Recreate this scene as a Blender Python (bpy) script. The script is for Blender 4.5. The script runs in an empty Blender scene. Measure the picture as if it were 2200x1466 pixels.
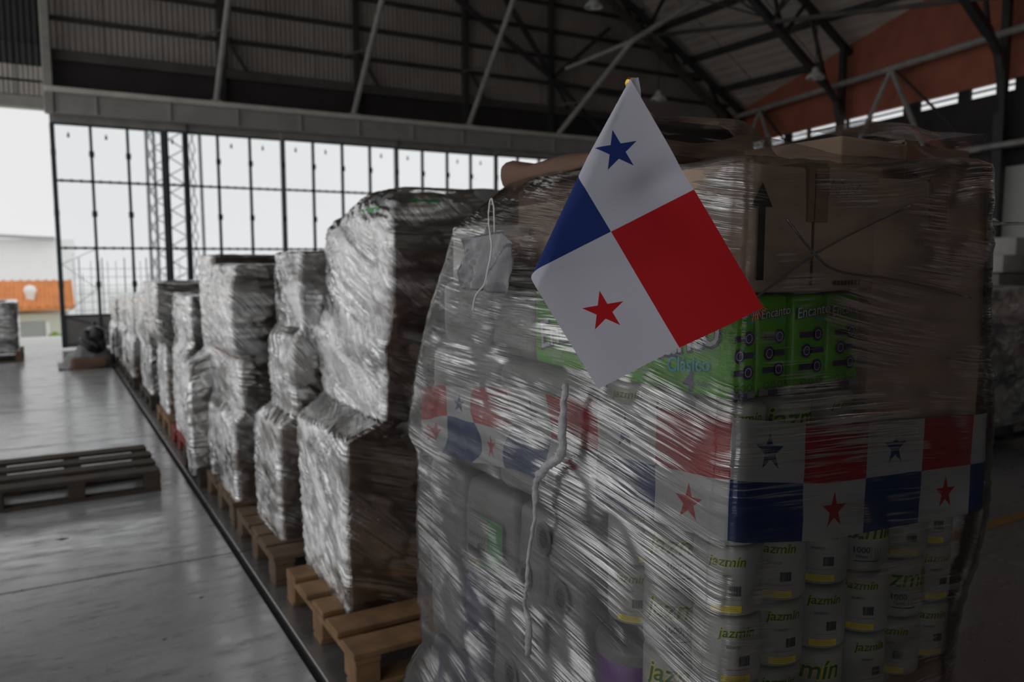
import bpy, math, random
import numpy as np
from mathutils import Vector, Matrix
random.seed(7)
PI = math.pi
scene = bpy.context.scene
COL = scene.collection

# ------------------------------------------------------------------ camera
H_CAM = 1.55
YAW, PITCH = math.radians(30.42), math.radians(5.94)
FW = Vector((math.sin(YAW)*math.cos(PITCH), math.cos(YAW)*math.cos(PITCH), -math.sin(PITCH)))
RT = Vector((math.cos(YAW), -math.sin(YAW), 0))
UP = RT.cross(FW)
cam_d = bpy.data.cameras.new('camera')
cam_d.sensor_width = 36; cam_d.lens = 28.0; cam_d.clip_end = 600; cam_d.clip_start = 0.02
cam_d.dof.use_dof = True; cam_d.dof.focus_distance = 1.27; cam_d.dof.aperture_fstop = 4.5
cam = bpy.data.objects.new('camera', cam_d); COL.objects.link(cam)
cam.matrix_world = Matrix.Translation((0, 0, H_CAM)) @ Matrix((RT, UP, -FW)).transposed().to_4x4()
scene.camera = cam

# ------------------------------------------------------------------ world: even overcast sky
world = bpy.data.worlds.new('overcast_sky'); scene.world = world; world.use_nodes = True
wn = world.node_tree; wn.nodes.clear()
w_out = wn.nodes.new('ShaderNodeOutputWorld'); w_bg = wn.nodes.new('ShaderNodeBackground')
w_tc = wn.nodes.new('ShaderNodeTexCoord'); w_ns = wn.nodes.new('ShaderNodeTexNoise'); w_rp = wn.nodes.new('ShaderNodeValToRGB')
w_ns.inputs['Scale'].default_value = 2.2; w_ns.inputs['Detail'].default_value = 3
w_rp.color_ramp.elements[0].position = 0.3; w_rp.color_ramp.elements[0].color = (0.90, 0.90, 0.90, 1)
w_rp.color_ramp.elements[1].position = 0.75; w_rp.color_ramp.elements[1].color = (1, 1, 1, 1)
wn.links.new(w_tc.outputs['Generated'], w_ns.inputs['Vector']); wn.links.new(w_ns.outputs['Fac'], w_rp.inputs['Fac'])
wn.links.new(w_rp.outputs['Color'], w_bg.inputs['Color']); wn.links.new(w_bg.outputs['Background'], w_out.inputs['Surface'])
w_bg.inputs['Strength'].default_value = 0.89

# sky portals in the open doorway and in the unseen openings added for light (they only guide sampling of the sky)
def portal(loc, rot, sx, sy):
    l = bpy.data.lights.new('sky_portal', 'AREA'); l.shape = 'RECTANGLE'; l.size = sx; l.size_y = sy
    l.cycles.is_portal = True
    o = bpy.data.objects.new('sky_portal', l); COL.objects.link(o); o.location = loc; o.rotation_euler = rot
portal((4.0, 15.70, 2.0), (-PI/2, 0, 0), 14.0, 4.2)
portal((-1.2, -4.72, 1.7), (PI/2, 0, 0), 2.0, 3.4)  # doorway added behind the viewer to light the front faces
portal((-2.78, 6.5, 3.4), (0, -PI/2, 0), 6.8, 17.8)

vs = scene.view_settings
vs.view_transform = 'Standard'; vs.look = 'None'; vs.gamma = 1.0; vs.use_curve_mapping = False
vs.exposure = 0.0
scene.cycles.max_bounces = 5
scene.cycles.diffuse_bounces = 2
scene.cycles.glossy_bounces = 3
scene.cycles.transparent_max_bounces = 9
scene.cycles.use_adaptive_sampling = True
scene.cycles.adaptive_threshold = 0.1
scene.cycles.debug_use_spatial_splits = True
scene.cycles.sample_clamp_indirect = 4.0

# ------------------------------------------------------------------ helpers: pixels of a 2200 x 1466 frame to points at a known plane
def ray(x, y):
    d = FW*1711.0 + RT*(x-1100) + UP*(733-y); return d.normalized()
CAMP = Vector((0, 0, H_CAM))
def onz(x, y, z=0.0): d = ray(x, y); return CAMP + d*((z-H_CAM)/d.z)
def onx(x, y, X): d = ray(x, y); return CAMP + d*(X/d.x)
def ony(x, y, Y): d = ray(x, y); return CAMP + d*(Y/d.y)

# ------------------------------------------------------------------ numpy value noise
def _hash(i, j, s):
    n = (i.astype(np.int64)*374761393 + j.astype(np.int64)*668265263 + s*1442695041) & 0x7fffffff
    n = ((n ^ (n >> 13))*1274126177) & 0x7fffffff
    return ((n ^ (n >> 16)) & 0xffff)/65535.0
def vnoise(x, y, s=0):
    x = np.asarray(x, float); y = np.asarray(y, float)
    i = np.floor(x); j = np.floor(y); fx = x-i; fy = y-j
    fx = fx*fx*(3-2*fx); fy = fy*fy*(3-2*fy)
    i = i.astype(np.int64); j = j.astype(np.int64)
    a = _hash(i, j, s); b = _hash(i+1, j, s); c = _hash(i, j+1, s); d = _hash(i+1, j+1, s)
    return (a*(1-fx)+b*fx)*(1-fy)+(c*(1-fx)+d*fx)*fy

# ------------------------------------------------------------------ node helper
class NT:
    def __init__(s, name):
        s.mat = bpy.data.materials.new(name); s.mat.use_nodes = True
        s.t = s.mat.node_tree; s.t.nodes.clear()
        s.out = s.t.nodes.new('ShaderNodeOutputMaterial')
    def n(s, typ, **kw):
        nd = s.t.nodes.new(typ)
        for k, v in kw.items(): setattr(nd, k, v)
        return nd
    def set(s, sock, v):
        if v is None: return
        if isinstance(v, bpy.types.NodeSocket): s.t.links.new(v, sock)
        else:
            try: sock.default_value = v
            except Exception: sock.default_value = (*v, 1) if len(v) == 3 else v
    def m(s, op, a, b=None, c=None, clamp=False):
        nd = s.n('ShaderNodeMath', operation=op, use_clamp=clamp)
        s.set(nd.inputs[0], a); s.set(nd.inputs[1], b); s.set(nd.inputs[2], c); return nd.outputs[0]
    def mixc(s, f, a, b):
        nd = s.n('ShaderNodeMix', data_type='RGBA'); s.set(nd.inputs[0], f); s.set(nd.inputs[6], a); s.set(nd.inputs[7], b); return nd.outputs[2]
    def mapping(s, vec, scale=(1, 1, 1), rot=(0, 0, 0), loc=(0, 0, 0)):
        nd = s.n('ShaderNodeMapping'); s.set(nd.inputs[0], vec); nd.inputs['Scale'].default_value = scale
        nd.inputs['Rotation'].default_value = rot; nd.inputs['Location'].default_value = loc; return nd.outputs[0]
    def coord(s, w='Object'): return s.n('ShaderNodeTexCoord').outputs[w]
    def uv(s, name): return s.n('ShaderNodeUVMap', uv_map=name).outputs[0]
    def noise(s, vec, scale, detail=3, rough=0.55, out='Fac'):
        nd = s.n('ShaderNodeTexNoise'); s.set(nd.inputs['Vector'], vec); nd.inputs['Scale'].default_value = scale
        nd.inputs['Detail'].default_value = detail; nd.inputs['Roughness'].default_value = rough; return nd.outputs[out]
    def ramp(s, f, p0, p1, c0=(0, 0, 0), c1=(1, 1, 1)):
        nd = s.n('ShaderNodeValToRGB'); s.set(nd.inputs[0], f); e = nd.color_ramp.elements
        e[0].position = p0; e[1].position = p1; e[0].color = (*c0, 1); e[1].color = (*c1, 1); return nd.outputs[0]
    def bump(s, h, strength=0.5, dist=0.01, normal=None):
        nd = s.n('ShaderNodeBump'); s.set(nd.inputs['Height'], h); nd.inputs['Strength'].default_value = strength
        nd.inputs['Distance'].default_value = dist; s.set(nd.inputs['Normal'], normal); return nd.outputs[0]
    def bsdf(s, color, rough=0.6, metal=0.0, normal=None, spec=None, trans=None):
        nd = s.n('ShaderNodeBsdfPrincipled'); s.set(nd.inputs['Base Color'], color); s.set(nd.inputs['Roughness'], rough)
        s.set(nd.inputs['Metallic'], metal); s.set(nd.inputs['Normal'], normal)
        if spec is not None: s.set(nd.inputs['Specular IOR Level'], spec)
        return nd.outputs[0]
    def mixs(s, f, a, b):
        nd = s.n('ShaderNodeMixShader'); s.set(nd.inputs[0], f); s.t.links.new(a, nd.inputs[1]); s.t.links.new(b, nd.inputs[2]); return nd.outputs[0]
    def surf(s, sh): s.t.links.new(sh, s.out.inputs['Surface']); return s.mat

M = {}
def simple(name, col, rough=0.6, metal=0.0, var=0.15, scale=8.0, bump=0.0, spec=None):
    t = NT(name); c = t.coord(); f = t.noise(c, scale, 4)
    dark = tuple(x*(1-var) for x in col); lite = tuple(min(1, x*(1+var)) for x in col)
    cc = t.ramp(f, 0.3, 0.7, dark, lite)
    nrm = t.bump(t.noise(c, scale*6, 3), bump, 0.004) if bump else None
    M[name] = t.surf(t.bsdf(cc, rough, metal, nrm, spec)); return M[name]

simple('steel_dark', (0.045, 0.042, 0.042), 0.6, 0.0, 0.25, 3)
simple('steel_mid', (0.085, 0.082, 0.078), 0.6, 0.0, 0.25, 3)
simple('steel_pale', (0.36, 0.35, 0.325), 0.5, 0.0, 0.2, 4)
simple('header_beam', (0.38, 0.365, 0.345), 0.55, 0.0, 0.12, 3)
simple('door_frame', (0.055, 0.075, 0.085), 0.5, 0.0, 0.2, 4)
simple('mullion_grey', (0.20, 0.21, 0.23), 0.5)
simple('ledge_paint', (0.72, 0.69, 0.63), 0.5, 0.0, 0.12, 4)
simple('kick_plate', (0.34, 0.325, 0.31), 0.6, 0.0, 0.15, 4)
simple('wall_white', (0.62, 0.62, 0.58), 0.7, 0.0, 0.06, 2)
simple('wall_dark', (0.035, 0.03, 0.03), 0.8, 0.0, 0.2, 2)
simple('wall_red', (0.42, 0.135, 0.08), 0.75, 0.0, 0.15, 2)
simple('wall_grey', (0.10, 0.10, 0.10), 0.8, 0.0, 0.1, 2)  # plain grey for the foot of the right wall
simple('lamp_enamel', (0.6, 0.6, 0.58), 0.4)
simple('wood_pale', (0.22, 0.125, 0.058), 0.75, 0, 0.3, 9, 0.3)
simple('wood_mid', (0.12, 0.076, 0.045), 0.8, 0, 0.3, 9, 0.3)
simple('wood_dark', (0.05, 0.038, 0.028), 0.8, 0, 0.35, 9, 0.3)
simple('wood_red', (0.22, 0.03, 0.025), 0.7, 0, 0.2, 9, 0.2)
simple('plastic_black', (0.012, 0.012, 0.013), 0.35, 0, 0.2, 6)
simple('gold', (0.83, 0.50, 0.10), 0.18, 1.0, 0.05, 3)
simple('pole_white', (0.6, 0.6, 0.62), 0.4)
simple('paper_grey', (0.15, 0.148, 0.16), 0.22, 0, 0.12, 14, 0.3)
simple('strand_white', (0.40, 0.40, 0.415), 0.2, 0, 0.25, 60, 0.6)
simple('cord_white', (0.75, 0.75, 0.77), 0.5)
simple('tape_brown', (0.30, 0.20, 0.115), 0.25, 0, 0.1, 6)
simple('black_print', (0.012, 0.012, 0.015), 0.5, 0, 0.1)
simple('grey_print', (0.10, 0.10, 0.11), 0.6, 0, 0.1)
simple('green_dark_print', (0.008, 0.12, 0.03), 0.45, 0, 0.1)
simple('yellow_print', (0.72, 0.56, 0.04), 0.45, 0, 0.08)
simple('green_print', (0.02, 0.26, 0.05), 0.45, 0, 0.15)
simple('cyan_print', (0.07, 0.42, 0.62), 0.4, 0, 0.08)
simple('white_print', (0.80, 0.80, 0.82), 0.4, 0, 0.05)
simple('silver_print', (0.60, 0.60, 0.64), 0.35, 0, 0.15, 30)
simple('purple_print', (0.055, 0.03, 0.11), 0.4, 0, 0.1)
simple('blue_print', (0.03, 0.06, 0.20), 0.4, 0, 0.5, 20)
simple('red_print', (0.45, 0.02, 0.02), 0.4, 0, 0.15)
simple('faint_print', (0.22, 0.36, 0.16), 0.5, 0, 0.1)
simple('pack_navy', (0.018, 0.02, 0.075), 0.3, 0, 0.3, 12, 0.3)
simple('pack_purple', (0.14, 0.035, 0.22), 0.3, 0, 0.2, 10, 0.2)
simple('pack_green', (0.115, 0.40, 0.022), 0.3, 0, 0.12, 10, 0.25)
simple('pack_white', (0.21, 0.208, 0.20), 0.45, 0, 0.06, 14, 0.4)
simple('pack_grey', (0.17, 0.17, 0.175), 0.4, 0, 0.12, 10, 0.3)
simple('pack_teal', (0.02, 0.22, 0.20), 0.35, 0, 0.1)
simple('pack_red', (0.42, 0.03, 0.035), 0.35, 0, 0.12)
simple('pack_violet', (0.08, 0.06, 0.10), 0.4, 0, 0.2)
simple('paper_roll', (0.36, 0.355, 0.34), 0.5, 0, 0.04, 20, 0.2)
simple('core_card', (0.10, 0.085, 0.075), 0.8)
simple('grass', (0.22, 0.33, 0.06), 0.9, 0, 0.3, 3)
simple('apron', (0.80, 0.80, 0.78), 0.8, 0, 0.08, 0.5)
simple('outside_wall', (0.74, 0.73, 0.66), 0.8, 0, 0.04, 0.4)
simple('outside_white', (0.95, 0.95, 0.95), 0.7, 0, 0.02, 0.4)
simple('outside_grey', (0.42, 0.43, 0.44), 0.7, 0, 0.05, 0.4)
simple('roof_tile', (0.72, 0.27, 0.09), 0.8, 0, 0.12, 0.8)
simple('fence_grey', (0.6, 0.62, 0.63), 0.6)
simple('tower_grey', (0.45, 0.47, 0.48), 0.5)
simple('yellow_line', (0.22, 0.12, 0.025), 0.6, 0, 0.2)
simple('bag_black', (0.006, 0.006, 0.008), 0.28, 0, 0.1, 10, 0.5)

def cardboard(name, col, stripe=True):
    t = NT(name); c = t.coord()
    f = t.noise(c, 5, 5, 0.6); g = t.noise(t.mapping(c, (1, 1, 40)), 3, 2)
    cc = t.ramp(f, 0.3, 0.72, tuple(x*0.78 for x in col), tuple(x*1.12 for x in col))
    cc = t.mixc(t.m('MULTIPLY', g, 0.25), cc, tuple(x*0.7 for x in col))
    nrm = t.bump(g, 0.12, 0.003)
    M[name] = t.surf(t.bsdf(cc, 0.75, 0, nrm, 0.25)); return M[name]
cardboard('carton_brown', (0.34, 0.235, 0.165))
cardboard('carton_tan', (0.47, 0.345, 0.26))
cardboard('carton_dark', (0.17, 0.10, 0.07))
cardboard('carton_red', (0.20, 0.075, 0.055))
cardboard('carton_white', (0.60, 0.585, 0.56))
cardboard('carton_grey', (0.30, 0.275, 0.255))

def mat_floor(key='floor', tone=1.0, rough=0.0):
    t = NT('concrete_'+key); c = t.coord('Object')
    a = t.noise(c, 0.9, 5, 0.6); b = t.noise(t.mapping(c, (1.0, 3.5, 1)), 3.0, 6, 0.7); d = t.noise(c, 45, 4, 0.7)
    e = t.noise(t.mapping(c, (1.2, 4.5, 1), loc=(3, 7, 0)), 5.5, 4, 0.65)
    base = t.ramp(a, 0.3, 0.75, tuple(x*tone for x in (0.28, 0.28, 0.29)), tuple(x*tone for x in (0.48, 0.48, 0.49)))
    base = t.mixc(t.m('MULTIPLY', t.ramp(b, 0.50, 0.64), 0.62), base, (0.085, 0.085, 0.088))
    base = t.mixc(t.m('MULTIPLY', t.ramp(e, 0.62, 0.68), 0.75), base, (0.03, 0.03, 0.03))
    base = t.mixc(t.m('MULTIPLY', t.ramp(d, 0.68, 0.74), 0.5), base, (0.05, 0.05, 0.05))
    r = t.m('ADD', t.m('MULTIPLY', t.ramp(b, 0.35, 0.7), 0.26), t.m('ADD', t.m('MULTIPLY', a, 0.12), 0.04+rough))
    nrm = t.bump(t.m('ADD', t.m('MULTIPLY', b, 0.7), t.m('MULTIPLY', d, 0.25)), 0.08, 0.004)
    sh = t.bsdf(base, r, 0, nrm, 0.5); sh.node.inputs['IOR'].default_value = 3.0
    M[key] = t.surf(sh)
mat_floor()
mat_floor('floor_dark', 0.28, 0.12)  # darker, rougher concrete for all slabs right of the row joint
simple('joint', (0.018, 0.016, 0.015), 0.9, 0, 0.4, 10)

def mat_corr(name, col, per):
    t = NT(name); c = t.coord('Object'); sx = t.n('ShaderNodeSeparateXYZ'); t.set(sx.inputs[0], c)
    w = t.m('SINE', t.m('MULTIPLY', sx.outputs[0], 2*PI/per))
    f = t.noise(c, 1.5, 4)
    cc = t.ramp(f, 0.3, 0.7, tuple(x*0.82 for x in col), tuple(x*1.1 for x in col))
    M[name] = t.surf(t.bsdf(cc, 0.6, 0, t.bump(w, 0.5, 0.012)))
mat_corr('cladding', (0.36, 0.32, 0.295), 0.09)
mat_corr('wall_near_sheet', (0.40, 0.385, 0.36), 0.09)
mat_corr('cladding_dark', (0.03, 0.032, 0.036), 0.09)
mat_corr('cladding_pale', (0.50, 0.47, 0.42), 0.07)
mat_corr('roof_sheet', (0.60, 0.53, 0.47), 0.2)

def mat_glass():
    t = NT('pane_glass'); lw = t.n('ShaderNodeLayerWeight'); lw.inputs['Blend'].default_value = 0.12
    tr = t.n('ShaderNodeBsdfTransparent'); tr.inputs[0].default_value = (0.97, 0.98, 0.985, 1)
    gl = t.n('ShaderNodeBsdfGlossy'); gl.inputs['Roughness'].default_value = 0.05
    sp = t.ramp(t.noise(t.coord(), 7, 3, 0.6), 0.74, 0.78)
    df = t.bsdf((0.25, 0.25, 0.25), 0.8)
    s1 = t.mixs(t.m('MULTIPLY', lw.outputs['Fresnel'], 0.7), tr.outputs[0], gl.outputs[0])
    M['glass'] = t.surf(t.mixs(t.m('MULTIPLY', sp, 0.35), s1, df))
mat_glass()

def mat_film(name, seed, milky=0.10, fine=1.0, haze=0.22, depth=0.010, vert=0.0, refl=0.45, mult=1.4, rlo=0.8, radd=0.2, dlo=0.32, upmilk=0.0, tint=(0.93, 0.93, 0.94)):
    """clear stretch film: see-through, glossy, full of stretched creases (UVs are metres along / up the load)"""
    t = NT(name)
    a = t.mapping(t.uv('UVMap'), (1.7, 62*fine, 1), loc=(seed*1.7, seed*3.1, 0))
    b = t.mapping(t.uv('UVCross'), (2.2, 80*fine, 1), loc=(seed*5.3, seed*0.9, 0))
    p = t.mapping(t.uv('UVMap'), (3.2, 3.8, 1), loc=(seed*2.3, seed, 0))
    na = t.noise(a, 1.0, 3, 0.6); nb = t.noise(b, 1.0, 3, 0.65); npat = t.noise(p, 1.0, 2, 0.5)
    ra = t.m('ABSOLUTE', t.m('SUBTRACT', na, 0.5)); rb = t.m('ABSOLUTE', t.m('SUBTRACT', nb, 0.5))
    # sharp ridges where the noise crosses its middle
    ha = t.m('SUBTRACT', 1.0, t.m('MULTIPLY', ra, 5.0), clamp=True)
    hb = t.m('SUBTRACT', 1.0, t.m('MULTIPLY', rb, 5.0), clamp=True)
    sel = t.ramp(npat, 0.44, 0.56)
    dens = t.ramp(t.noise(t.mapping(t.uv('UVMap'), (2.1, 5.5, 1), loc=(seed*7.7, seed*1.3, 0)), 1.0, 3, 0.6), dlo, dlo+0.26)
    wa = t.m('MULTIPLY', ha, t.m('SUBTRACT', 1.0, sel)); wb = t.m('MULTIPLY', hb, sel)
    h = t.m('MULTIPLY', t.m('MAXIMUM', wa, wb), t.m('ADD', 0.35, t.m('MULTIPLY', dens, 0.65)))
    if vert > 0:
        v = t.mapping(t.uv('UVMap'), (85, 5.0, 1), loc=(seed*0.3, seed, 0))
        nv = t.noise(v, 1.0, 2, 0.6); hv = t.m('SUBTRACT', 1.0, t.m('MULTIPLY', t.m('ABSOLUTE', t.m('SUBTRACT', nv, 0.5)), 7.0), clamp=True)
        sv = t.n('ShaderNodeSeparateXYZ'); t.set(sv.inputs[0], t.uv('UVMap'))
        up = t.ramp(sv.outputs[1], 1.36, 1.48)
        h = t.m('ADD', t.m('MULTIPLY', h, t.m('SUBTRACT', 1.0, t.m('MULTIPLY', up, 0.55))), t.m('MULTIPLY', t.m('MULTIPLY', hv, up), vert))
    extra = t.m('MULTIPLY', up, upmilk) if vert > 0 else 0.0
    nrm = t.bump(h, 1.0, depth)
    lw = t.n('ShaderNodeLayerWeight'); lw.inputs['Blend'].default_value = refl; t.set(lw.inputs['Normal'], nrm)
    tr = t.n('ShaderNodeBsdfTransparent'); tr.inputs[0].default_value = (*tint, 1)
    gl = t.n('ShaderNodeBsdfGlossy'); gl.inputs['Roughness'].default_value = 0.10; gl.inputs['Color'].default_value = (0.95, 0.95, 0.95, 1); t.set(gl.inputs['Normal'], nrm)
    df = t.n('ShaderNodeBsdfDiffuse'); df.inputs['Color'].default_value = (0.62, 0.62, 0.63, 1); t.set(df.inputs['Normal'], nrm)
    tl = t.n('ShaderNodeBsdfTranslucent'); tl.inputs['Color'].default_value = (0.55, 0.55, 0.56, 1)
    milk = t.mixs(0.4, df.outputs[0], tl.outputs[0])
    ridge = t.ramp(h, rlo, min(1.0, rlo+0.3))
    body = t.mixs(t.m('ADD', t.m('MULTIPLY', ridge, haze), t.m('ADD', t.m('MULTIPLY', t.ramp(npat, 0.45, 0.7), milky), extra)), tr.outputs[0], milk)
    f = t.m('ADD', t.m('MULTIPLY', lw.outputs['Fresnel'], t.m('MULTIPLY', t.m('ADD', 0.55, t.m('MULTIPLY', dens, 0.7)), mult)), t.m('MULTIPLY', ridge, radd), clamp=True)
    M[name] = t.surf(t.mixs(f, body, gl.outputs[0])); return M[name]
mat_film('film_front', 1.0, 0.03, 1.5, 0.10, 0.0020, 0.9, refl=0.34, mult=1.35, rlo=0.53, radd=0.66, dlo=0.35, upmilk=0.26)
mat_film('film_thin', 5.0, 0.02, 1.0, 0.08, 0.003, refl=0.28, mult=0.8, rlo=0.55, radd=0.4, dlo=0.4)
mat_film('film_second', 4.0, 0.05, 0.9, 0.14, 0.0035, refl=0.54, mult=2.4, rlo=0.40, radd=0.6)
mat_film('film_third', 7.0, 0.05, 0.8, 0.14, 0.004, refl=0.54, mult=2.4, rlo=0.40, radd=0.6)
mat_film('film_far', 11.0, 0.05, 0.5, 0.14, 0.006, refl=0.54, mult=2.4, rlo=0.40, radd=0.6)
mat_film('film_strand', 3.0, 0.35, 1.0, 0.5, 0.01)

def star_mask(t, x, y, R):
    """1 inside an upright five-pointed star of radius R centred on x = y = 0"""
    r = t.m('SQRT', t.m('ADD', t.m('MULTIPLY', x, x), t.m('MULTIPLY', y, y)))
    th = t.m('ARCTAN2', x, y)
    k = t.m('SUBTRACT', t.m('FLOORED_MODULO', t.m('ADD', th, PI/5), 2*PI/5), PI/5)
    a = t.m('ABSOLUTE', k)
    px = t.m('MULTIPLY', r, t.m('COSINE', a)); py = t.m('MULTIPLY', r, t.m('SINE', a))
    ri = 0.382*R; nx = ri*math.sin(PI/5); ny = R-ri*math.cos(PI/5)
    s = t.m('ADD', t.m('MULTIPLY', t.m('SUBTRACT', px, R), nx), t.m('MULTIPLY', py, ny))
    return t.m('LESS_THAN', s, 0.0)
def mat_flag(name, wid, hgt, R1, white, blue, red, rough, tile=False, transl=0.3, see=0.0, bump=0.1):
    t = NT(name); sp = t.n('ShaderNodeSeparateXYZ'); t.set(sp.inputs[0], t.uv('UVMap'))
    u, v = sp.outputs[0], sp.outputs[1]                    # u along the fly, v up, both 0..1
    if tile: u = t.m('FLOORED_MODULO', u, 1.0)
    right = t.m('GREATER_THAN', u, 0.5); top = t.m('GREATER_THAN', v, 0.5)
    c = t.mixc(right, t.mixc(top, blue, white), t.mixc(top, white, red))
    s1 = star_mask(t, t.m('MULTIPLY', t.m('SUBTRACT', u, 0.25), wid), t.m('MULTIPLY', t.m('SUBTRACT', v, 0.75), hgt), R1)
    s2 = star_mask(t, t.m('MULTIPLY', t.m('SUBTRACT', u, 0.75), wid), t.m('MULTIPLY', t.m('SUBTRACT', v, 0.25), hgt), R1)
    c = t.mixc(s1, c, blue); c = t.mixc(s2, c, red)
    w = t.noise(t.mapping(t.uv('UVMap'), (wid*900, hgt*900, 1)), 1.0, 1)
    w2 = t.noise(t.mapping(t.uv('UVMap'), (wid*14, hgt*60, 1)), 1.0, 4)
    nrm = t.bump(t.m('ADD', t.m('MULTIPLY', w, 0.25), w2), bump, 0.004)
    sh = t.bsdf(c, rough, 0, nrm, 0.3)
    tl = t.n('ShaderNodeBsdfTranslucent'); t.set(tl.inputs['Color'], c)
    sh = t.mixs(transl, sh, tl.outputs[0])
    if see:
        tr = t.n('ShaderNodeBsdfTransparent'); sh = t.mixs(see, sh, tr.outputs[0])
    M[name] = t.surf(sh)
mat_flag('flag_cloth', 1.5, 1.0, 0.118, (0.61, 0.61, 0.70), (0.012, 0.035, 0.19), (0.50, 0.010, 0.014), 0.75, False, 0.28)
mat_flag('flag_banner', 0.34, 0.2, 0.034, (0.48, 0.48, 0.47), (0.006, 0.035, 0.15), (0.40, 0.012, 0.015), 0.35, True, 0.15, 0.06, 0.3)

# ------------------------------------------------------------------ mesh helpers
class MB:
    def __init__(s): s.v = []; s.f = []; s.uv = []
    def add(s, vs, fs):
        o = len(s.v); s.v += [tuple(p) for p in vs]; s.f += [tuple(i+o for i in f) for f in fs]; return s
    def box(s, a, b, ch=0.0):
        (x0, y0, z0), (x1, y1, z1) = a, b
        x0, x1 = sorted((x0, x1)); y0, y1 = sorted((y0, y1)); z0, z1 = sorted((z0, z1))
        if ch <= 0:
            vs = [(x0,y0,z0),(x1,y0,z0),(x1,y1,z0),(x0,y1,z0),(x0,y0,z1),(x1,y0,z1),(x1,y1,z1),(x0,y1,z1)]
            return s.add(vs, [(0,3,2,1),(4,5,6,7),(0,1,5,4),(1,2,6,5),(2,3,7,6),(3,0,4,7)])
        c = min(ch, (x1-x0)*.45, (y1-y0)*.45, (z1-z0)*.45)
        vs = []; 
        L = ((x0, x1), (y0, y1), (z0, z1)); idx = {}
        for cx in (0, 1):
            for cy in (0, 1):
                for cz in (0, 1):
                    p = [L[0][cx], L[1][cy], L[2][cz]]; q = (cx, cy, cz)
                    for ax in range(3):
                        w = [p[i] if i == ax else p[i]+(c if q[i] == 0 else -c) for i in range(3)]
                        idx[q, ax] = len(vs); vs.append(tuple(w))
        fs = []
        def quad(keys):
            fs.append(tuple(idx[k] for k in keys))
        for ax in range(3):
            o1, o2 = [i for i in range(3) if i != ax]
            for e in (0, 1):
                ks = []
                for (i, j) in ((0,0),(1,0),(1,1),(0,1)):
                    q = [0,0,0]; q[ax] = e; q[o1] = i; q[o2] = j; ks.append((tuple(q), ax))
                flip = (e == 0) ^ (ax == 1)
                quad(ks[::-1] if flip else ks)
        for ax in range(3):
            o1, o2 = [i for i in range(3) if i != ax]
            for i in (0, 1):
                for j in (0, 1):
                    q0 = [0,0,0]; q1 = [0,0,0]; q0[o1] = q1[o1] = i; q0[o2] = q1[o2] = j; q1[ax] = 1
                    quad([(tuple(q0), o1), (tuple(q1), o1), (tuple(q1), o2), (tuple(q0), o2)])
        for q in [(a_, b_, c_) for a_ in (0,1) for b_ in (0,1) for c_ in (0,1)]:
            quad([(q, 0), (q, 1), (q, 2)])
        return s.add(vs, fs)
    def tube(s, pts, r, n=8, caps=True):
        pts = [Vector(p) for p in pts]; rr = r if isinstance(r, (list, tuple)) else [r]*len(pts)
        vs = []; fs = []; ref = Vector((0.31, 0.17, 0.93))
        for i, p in enumerate(pts):
            d = (pts[min(i+1, len(pts)-1)]-pts[max(i-1, 0)]).normalized()
            a = d.cross(ref)
            if a.length < 1e-3: a = d.cross(Vector((1, 0, 0)))
            a.normalize(); b = d.cross(a)
            for k in range(n):
                an = 2*PI*k/n; vs.append(p+(a*math.cos(an)+b*math.sin(an))*rr[i])
        for i in range(len(pts)-1):
            for k in range(n):
                fs.append((i*n+k, i*n+(k+1) % n, (i+1)*n+(k+1) % n, (i+1)*n+k))
        if caps: fs += [tuple(range(n))[::-1], tuple((len(pts)-1)*n+k for k in range(n))]
        return s.add(vs, fs)
    def beam(s, p, q, w, d, up=(0, 0, 1)):
        """square-section bar from p to q, w wide and d deep"""
        p, q = Vector(p), Vector(q); t = (q-p).normalized(); u = Vector(up)
        a = t.cross(u)
        if a.length < 1e-3: a = t.cross(Vector((0, 1, 0)))
        a.normalize(); b = a.cross(t); a *= w/2; b *= d/2
        vs = [p-a-b, p+a-b, p+a+b, p-a+b, q-a-b, q+a-b, q+a+b, q-a+b]
        return s.add(vs, [(0,1,2,3),(7,6,5,4),(0,4,5,1),(1,5,6,2),(2,6,7,3),(3,7,4,0)])
    def lathe(s, prof, c=(0, 0, 0), n=24):
        vs = []; fs = []; m = len(prof)
        for (r, z) in prof:
            for k in range(n):
                a = 2*PI*k/n; vs.append((c[0]+r*math.cos(a), c[1]+r*math.sin(a), c[2]+z))
        for i in range(m-1):
            for k in range(n): fs.append((i*n+k, i*n+(k+1) % n, (i+1)*n+(k+1) % n, (i+1)*n+k))
        return s.add(vs, fs)
    def build(s, name, mat, parent=None, smooth=False, uvs=None):
        me = bpy.data.meshes.new(name); me.from_pydata(s.v, [], s.f); me.update()
        import bmesh as _b
        bm = _b.new(); bm.from_mesh(me); _b.ops.recalc_face_normals(bm, faces=bm.faces); bm.to_mesh(me); bm.free()
        return link(name, me, mat, parent, smooth)
def link(name, me, mat, parent=None, smooth=False):
    if mat is not None and not me.materials: me.materials.append(M[mat] if isinstance(mat, str) else mat)
    if smooth: me.polygons.foreach_set('use_smooth', [True]*len(me.polygons))
    o = bpy.data.objects.new(name, me); COL.objects.link(o)
    if parent is not None: o.parent = parent
    return o
def tag(o, label, cat, group=None, kind=None):
    if label: o['label'] = label
    if cat: o['category'] = cat
    if group: o['group'] = group
    if kind: o['kind'] = kind
    return o
def empty(name, loc=(0, 0, 0), rz=0.0):
    o = bpy.data.objects.new(name, None); o.empty_display_size = 0.05; COL.objects.link(o)
    o.location = loc; o.rotation_euler = (0, 0, rz); return o
def struct(o, label=None): 
    o['kind'] = 'structure'
    if label: o['label'] = label
    return o

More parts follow.
